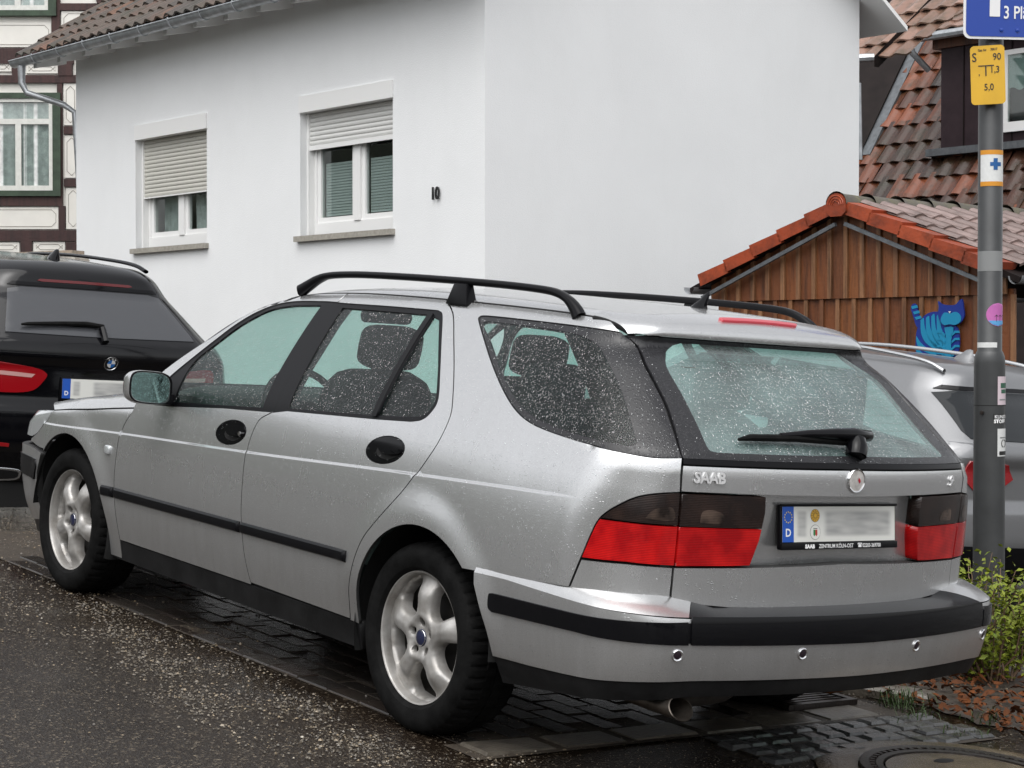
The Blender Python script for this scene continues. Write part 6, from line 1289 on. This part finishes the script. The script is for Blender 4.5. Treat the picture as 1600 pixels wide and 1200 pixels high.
def rearp(u, v):
    u = np.asarray(u, float); v = np.asarray(v, float); return np.stack([0 * u + 1.2, u, v], -1), np.stack([0 * u - 1, 0 * u, 0 * u], -1), 2.2
def wrap2(u, v):     # u: plan distance round the body from rear centre, left side first
    u = np.asarray(u, float); v = np.asarray(v, float); ph = np.clip(u, 0, 1.2) / 1.2 * PI / 2; s = np.maximum(u - 1.2, 0); pf = np.clip(u - 3.9, 0, 1.2) / 1.2 * PI / 2
    ox = np.clip(.9 + s, .9, 3.6); return np.stack([ox, 0 * u, v], -1), np.stack([-np.cos(ph) * (u < 1.2) + np.sin(pf), np.sin(ph) * (u < 1.2) + (u >= 1.2) * np.cos(pf), 0 * u], -1), 2.2
def shell(name, m, parent):
    """body skin of the background cars, wheel openings left out"""
    rows = []; us = np.concatenate([np.linspace(0, 1.2, 26), np.linspace(1.25, 3.9, 54), np.linspace(3.95, 5.1, 22)]); zs = np.concatenate([np.linspace(.20, .9, 24), np.linspace(.93, 1.0, 4)])
    U, Z = np.meshgrid(us, zs); o, d, tm = wrap2(U.ravel(), Z.ravel()); P = cast(F_suv, o, d, tm); N = grad(F_suv, P); nu = len(us); Fc = []
    for i in range(len(zs) - 1):
        for j in range(nu - 1):
            c = P[[i * nu + j, i * nu + j + 1, (i + 1) * nu + j, (i + 1) * nu + j + 1]].mean(0)
            if any(math.hypot(c[0] - wx, c[2] - .33) < .37 for wx in (.92, 3.86)) and abs(c[1]) > .6: continue
            Fc.append((i * nu + j, (i + 1) * nu + j, (i + 1) * nu + j + 1, i * nu + j + 1))
    n = len(P); PP = np.concatenate([P, P * [1, -1, 1]]); NN = np.concatenate([N, N * [1, -1, 1]]); Fc = Fc + [tuple(q + n for q in f[::-1]) for f in Fc]
    return mesh(name, PP, Fc, m, parent, normals=NN)
def uplow(name, m, parent):
    """greenhouse and roof skin"""
    xs = np.concatenate([np.linspace(-.05, .8, 70), np.linspace(.82, 4.6, 60)]); an = np.linspace(0.02, PI - .02, 61); U, A = np.meshgrid(xs, an); o = np.stack([U.ravel(), 0 * U.ravel(), 0 * U.ravel() + .90], -1); d = np.stack([0 * U.ravel(), np.cos(A.ravel()), np.sin(A.ravel())], -1)
    ok = F_suv(o[:, 0], o[:, 1], o[:, 2]) < -.012; P = cast(F_suv, o, d, 1.5); N = grad(F_suv, P); nx = len(xs); Fc = []
    for i in range(60):
        for j in range(nx - 1):
            q = (i * nx + j, i * nx + j + 1, (i + 1) * nx + j + 1, (i + 1) * nx + j)
            if all(ok[k] for k in q): Fc.append(q[::-1])
    return mesh(name, P, Fc, m, parent, normals=N)
mat('black_paint', (.003, .003, .004), .10, spec=.4); drops(MATS['black_paint'], 60, .10, thr=.55); mat('privacy_glass', (.050, .052, .057), .14, spec=.5); drops(MATS['privacy_glass'], 140, .25, .1, .4, .003, .50, .6)
paint_mat('grey_paint', (.22, .224, .232), .55, .32, .1); mat('lamp_red', (.30, .004, .008), .12, coat=.8); mat('lamp_dim', (.10, .004, .006), .15, coat=.4); mat('lamp_clear', (.55, .30, .28), .15, coat=.5); mat('satin_alu', (.62, .63, .64), .25, .9); mat('roundel_blue', (.02, .16, .50), .3); mat('roundel_white', (.8, .8, .8), .3); mat('dark_glass', (.016, .018, .020), .06, spec=.22); mat('light_band', (.30, .36, .36), .12, coat=.6)
def bg_car(name, M, paint, label, glassm):
    c = empty(name, M, label, 'car'); body = shell('body', paint, c)
    uplow('roof', paint, c)
    for mi in (1, -1):
        for x in (.92, 3.86): add_wheel(c, x, .855 * mi, .33, mi < 0, .4, WP, False)
        for P_ in ([(1.0, .985), (.80, 1.02), (.98, 1.33), (1.75, 1.36), (1.80, .985)], [(1.85, .985), (1.80, 1.36), (2.45, 1.34), (3.05, 1.02), (3.05, .985)]):
            panel('side_window', glassm, c, P_, F_suv, proj=lambda u, v: (np.stack([u, 0 * u, v], -1), np.stack([0 * u, 0 * u + 1., 0 * u], -1), 1.5), h=.08, off=.004, rim=0, mirror=mi < 0)
    MB().box((.2, -.7, .18), (4.6, .7, .5)).build('underbody', 'under_black', c)
    for x in (.92, 3.86): MB().box((x - .4, -.80, .3), (x + .4, .80, .72)).build('wheel_well', 'under_black', c)
    return c
SB = bg_car('black_estate_car', CARM @ Matrix.Translation((4.86, -.33, 0)), 'black_paint', 'glossy black estate car parked ahead of the silver car', 'privacy_glass')
PR = rearp
pn = lambda nm, m, P, off=.004, rim=.012, h=.04, par=SB, hol=(): panel(nm, m, par, P, F_suv, proj=rearp, holes=hol, h=h, off=off, rim=rim, gap=0)
sym = lambda P: P + [(-a, b) for a, b in P[::-1]]
pn('rear_window', 'privacy_glass', sym([(0, 1.283), (.40, 1.281), (.475, 1.265), (.575, 1.060), (.585, 1.032), (0, 1.028)]))
pn('brake_light', 'lamp_dim', sym([(0, 1.334), (.28, 1.332), (.30, 1.322), (.27, 1.317), (0, 1.319)]), .006, .01, .03)
pn('spoiler_underside', 'black_gloss', sym([(0, 1.312), (.44, 1.310), (.47, 1.290), (0, 1.292)]), .005)
for mi in (1, -1):
    L_ = [(mi * a, b) for a, b in crv([(.352, .812), (.36, .785), (.425, .718), (.55, .700), (.70, .705)], 4) + crv([(.72, .80), (.70, .868), (.55, .860), (.40, .838), (.352, .812)], 4)[:-1]]
    l = pn('tail_lamp', 'lamp_red', L_, .008, .02, .03); pn('lamp_strip', 'lamp_clear', [(mi * a, b) for a, b in ((.42, .808), (.52, .815), (.66, .822), (.66, .800), (.52, .792), (.44, .788))], .0095, 0, .03, l)
    pn('reflector', 'lamp_red', [(mi * a, b) for a, b in ((.555, .402), (.555, .420), (.78, .440), (.78, .415))], .006, .006, .03)
    e = pn('exhaust_trim', 'satin_alu', [(mi * a, b) for a, b in crv([(.45, .245), (.47, .212), (.60, .205), (.70, .215), (.715, .245), (.70, .275), (.58, .28), (.47, .27), (.45, .245)], 3)[:-1]], .006, .02, .02); pn('exhaust_opening', 'under_black', [(mi * a, b) for a, b in crv([(.465, .243), (.48, .222), (.60, .215), (.69, .223), (.70, .245), (.69, .266), (.58, .27), (.48, .262), (.465, .243)], 3)[:-1]], .0075, 0, .02, e)
    rows = []
    for x, z in crv([(.55, 1.420), (.70, 1.452), (1.0, 1.470), (1.6, 1.482), (2.2, 1.470), (2.4, 1.445)], 4): rows.append([(x, mi * (.475 + .018 * math.cos(a)), z + .012 * math.sin(a)) for a in np.linspace(0, 2 * PI, 10, False)])
    loft('roof_rail', 'black_gloss', SB, rows, closed=True)
def rearpt(y, z, off=0.): P, N = onsurf(F_suv, [y], [z], rearp, off); return Vector(P[0]), Vector(N[0])
p, n_ = rearpt(-.018, .888); rd_ = disc_at('roundel', 'print_black', SB, p, n_, [(.041, 0), (.041, .004), (.0003, .005)], 32); disc_at('roundel_rim', 'chrome', rd_, p, n_, [(.043, 0), (.043, .005), (.040, .006), (.0385, .004)], 32)
n_.normalize(); e1 = UP.cross(n_).normalized(); e2 = n_.cross(e1)
for q in range(4): mesh('roundel_quarter', [p + n_ * .006] + [p + n_ * .006 + e1 * (.0245 * math.cos(a)) + e2 * (.0245 * math.sin(a)) for a in np.linspace(q * PI / 2, (q + 1) * PI / 2, 8)], [tuple(range(9))], 'roundel_white' if q % 2 == 0 else 'roundel_blue', rd_)
for ch, a in (('B', 2.2), ('M', PI / 2), ('W', .95)): u = e1 * math.cos(a) + e2 * math.sin(a); t_ = e1 * math.sin(a) - e2 * math.cos(a); text(rd_, ch, .013, p + n_ * .006 + u * .0275, t_, u, 'print_white', 'roundel_letter', bold=.0006, align='CENTER', lift=.0006)
p, n_ = rearpt(.005, .735, .004); ex2 = Vector((0, -1, 0)); ey2 = Vector((.06, 0, 1)).normalized(); ez2 = ex2.cross(ey2)
pf2 = MB().fbox(p, ex2, ey2, ez2, (-.268, -.064, -.03), (.268, .064, .006)).build('number_plate', 'black_trim', SB, smooth=True, bevel=.005); plate(pf2, p + ez2 * .008, ex2, ey2, ez2)
wv = MB(); q0, _ = rearpt(.02, 1.0, .01); q1, _ = rearpt(.02, 1.06, .03); wp2 = wv.tube([q0, q1], [.022, .02], 8).build('rear_wiper', 'black_gloss', SB, smooth=True)
pts = [rearpt(y, z, .022)[0] for y, z in ((.0, 1.075), (.10, 1.082), (.25, 1.078), (.45, 1.066), (.49, 1.062))]; MB().tube(pts, [.012, .016, .013, .011, .006], 8).build('wiper_blade', 'rubber', wp2, smooth=True)
P_, N_ = onsurf(F_suv, [.72], [.05], top); b0 = Vector(P_[0]); rows = []
for t, L_, W_, xo in ((0, .14, .06, 0), (.02, .12, .05, -.008), (.04, .085, .03, -.025), (.06, .045, .014, -.042)): rows.append([tuple(b0 + Vector((xo + L_ / 2 * math.cos(a), W_ / 2 * math.sin(a), t - .003))) for a in np.linspace(0, 2 * PI, 14, False)])
rows.append([tuple(b0 + Vector((-.043, 0, .062)))] * 14); loft('shark_fin_aerial', 'black_gloss', SB, rows, closed=True)
# grey car
GC = bg_car('grey_estate_car', CARM @ Matrix.Translation((1.72, -4.88, -.15)), 'grey_paint', 'metallic grey estate car with silver roof rails behind the lamp post', 'dark_glass'); SBk = SB
pg = lambda nm, m, P, off=.004, rim=.012, h=.04, par=GC: panel(nm, m, par, P, F_suv, proj=rearp, h=h, off=off, rim=rim, gap=0)
pg('rear_window', 'dark_glass', sym([(0, 1.278), (.50, 1.275), (.60, 1.255), (.665, 1.060), (.66, 1.020), (0, 1.010)]))
pg('spoiler_underside', 'black_gloss', sym([(0, 1.306), (.54, 1.302), (.58, 1.278), (0, 1.284)]), .006)
for mi in (1, -1):
    pg('tail_lamp', 'lamp_red', [(mi * a, b) for a, b in ((.46, .74), (.36, .80), (.42, .885), (.58, .905), (.72, .90), (.745, .80), (.66, .73))], .008, .02, .03)
    rows = []
    for x, z in crv([(.48, 1.385), (.60, 1.425), (.80, 1.452), (1.2, 1.478), (1.8, 1.488), (2.3, 1.465), (2.5, 1.435)], 4): rows.append([(x, mi * (.50 + .014 * math.cos(a)), z + .013 * math.sin(a)) for a in np.linspace(0, 2 * PI, 10, False)])
    loft('roof_rail', 'satin_alu', GC, rows, closed=True)
pg('bumper_trim', 'black_trim', sym([(0, .40), (.82, .42), (.80, .22), (0, .20)]), .006, .01, .06)
b0 = Vector(onsurf(F_suv, [.75], [0.], top)[0][0]); rows = []
for t, L_, W_, xo in ((0, .16, .07, 0), (.02, .14, .055, -.008), (.04, .09, .03, -.025), (.065, .05, .014, -.042)): rows.append([tuple(b0 + Vector((xo + L_ / 2 * math.cos(a), W_ / 2 * math.sin(a), t - .003))) for a in np.linspace(0, 2 * PI, 14, False)])
rows.append([tuple(b0 + Vector((-.043, 0, .067)))] * 14); loft('shark_fin_aerial', 'grey_paint', GC, rows, closed=True)
# ------------------------------------------------------------------ rain beads standing on glass and paint, heater lines in the tailgate glass
def water_mat():
    m = bpy.data.materials.new('rain_water'); m.use_nodes = True; t = m.node_tree; t.nodes.clear(); L = t.links.new; out = nod(t, 'ShaderNodeOutputMaterial'); rf_ = nod(t, 'ShaderNodeBsdfTransparent'); rf_.inputs[0].default_value = (.80, .84, .84, 1); gl = nod(t, 'ShaderNodeBsdfGlossy', Roughness=.06); lw = nod(t, 'ShaderNodeLayerWeight', Blend=.5)
    pw_ = nod(t, 'ShaderNodeMath', operation='MULTIPLY_ADD'); L(lw.outputs['Facing'], pw_.inputs[0]); pw_.inputs[1].default_value = .55; pw_.inputs[2].default_value = .10; mx = nod(t, 'ShaderNodeMixShader'); L(pw_.outputs[0], mx.inputs[0]); L(rf_.outputs[0], mx.inputs[1]); L(gl.outputs[0], mx.inputs[2]); L(mx.outputs[0], out.inputs[0]); MATS['rain_water'] = m
water_mat()
def beads(parent, outl, n, F, proj=wrap, off=0., rmin=.0008, rmax=.0026, stretch=1.4, mirror=False):
    P = np.array(outl); lo, hi = P.min(0), P.max(0); U = RNG.uniform(lo, hi, (n * 3, 2)); U = U[inpoly(U[:, 0], U[:, 1], P)][:n]; o, d, tm = proj(U[:, 0], U[:, 1]); C_ = cast(F, o, d, tm); N = grad(F, C_); C_ = C_ + N * off; k = len(C_)
    up_ = np.array([0, 0, 1.]); t1 = np.cross(up_, N); t1 /= np.maximum(np.linalg.norm(t1, axis=1), 1e-6)[:, None]; t2 = np.cross(N, t1); r = rmin + (rmax - rmin) * RNG.random(k) ** 3; s = 1 + (stretch - 1) * RNG.random(k) ** 2 * 2; V = []; ang = np.linspace(0, 2 * PI, 7)[:-1]
    ring = [C_ + t1 * (r * math.cos(a))[:, None] + t2 * (r * s * math.sin(a))[:, None] for a in ang]; mid = [C_ + t1 * (r * .65 * math.cos(a))[:, None] + t2 * (r * s * .65 * math.sin(a))[:, None] + N * (r * .42)[:, None] for a in ang]; topv = C_ + N * (r * .58)[:, None]
    A = np.stack(ring + [*mid, topv], 1).reshape(-1, 3); A = A * [1, -1, 1] if mirror else A; Fc = []
    base = [(i, (i + 1) % 6, 6 + (i + 1) % 6, 6 + i) for i in range(6)] + [(6 + i, 6 + (i + 1) % 6, 12) for i in range(6)]
    for q in range(k):
        b = 13 * q; Fc += [tuple(x + b for x in (f[::-1] if mirror else f)) for f in base]
    ob = mesh('raindrops', A, Fc, 'rain_water', parent, smooth=True); ob['kind'] = 'stuff'; return ob
doors = [c for c in car.children if c.name.startswith('front_door')][0]; rdoor = [c for c in car.children if c.name.startswith('rear_door')][0]; qpan = [c for c in car.children if c.name.startswith('quarter_panel')][0]
beads(doors, FG, 2600, F_cab, off=-.0075); beads(rdoor, G1, 2600, F_cab, off=-.0075); beads(rdoor, G2, 700, F_cab, off=-.0075); beads(qpan, QG, 2600, F_cab, off=-.0045, rmax=.0021, stretch=1.8); beads(qpan, QWO + QSEAM[1:-1], 1800, F_cab, off=-.0025, rmax=.0022, stretch=1.8)
beads(tg, gcl, 4600, F_cab, off=-.0045, rmax=.0023, stretch=2.4); beads(tg, tgo, 1500, F_cab, off=-.0025, rmax=.0019, stretch=2.); beads(doors, front_door, 1300, F_cab, rmax=.0022); beads(rdoor, rear_door, 1300, F_cab, rmax=.0022); beads(qpan, quarter, 1800, F_cab, rmax=.0022); beads(rb, both(bl_), 900, F_bmp, rmax=.002)
mat('heater_wire', (.05, .035, .025), .5)
V = []; Fc = []
for z in np.arange(1.095, 1.365, .0235):
    i = np.interp(z, [1.068, 1.08, 1.142, 1.226, 1.318, 1.35], [-1.11, -1.085, -1.032, -.94, -.81, -.77]); s = np.linspace(i - .03, 2 * SC - i + .03, 40); a, N = onsurf(F_cab, s, 0 * s + z, off=-.0075); b, _ = onsurf(F_cab, s, 0 * s + z + .0012, off=-.0075); k = len(V); V += list(a) + list(b); Fc += [(k + q, k + q + 1, k + 41 + q, k + 40 + q) for q in range(39)]
mesh('heater_wires', V, Fc, 'heater_wire', tg)
MB().box((.10, -.80, .05), (.40, .80, .24)).build('underbody_shade', 'under_black', SB)  # black box standing in for the shadow under the black car
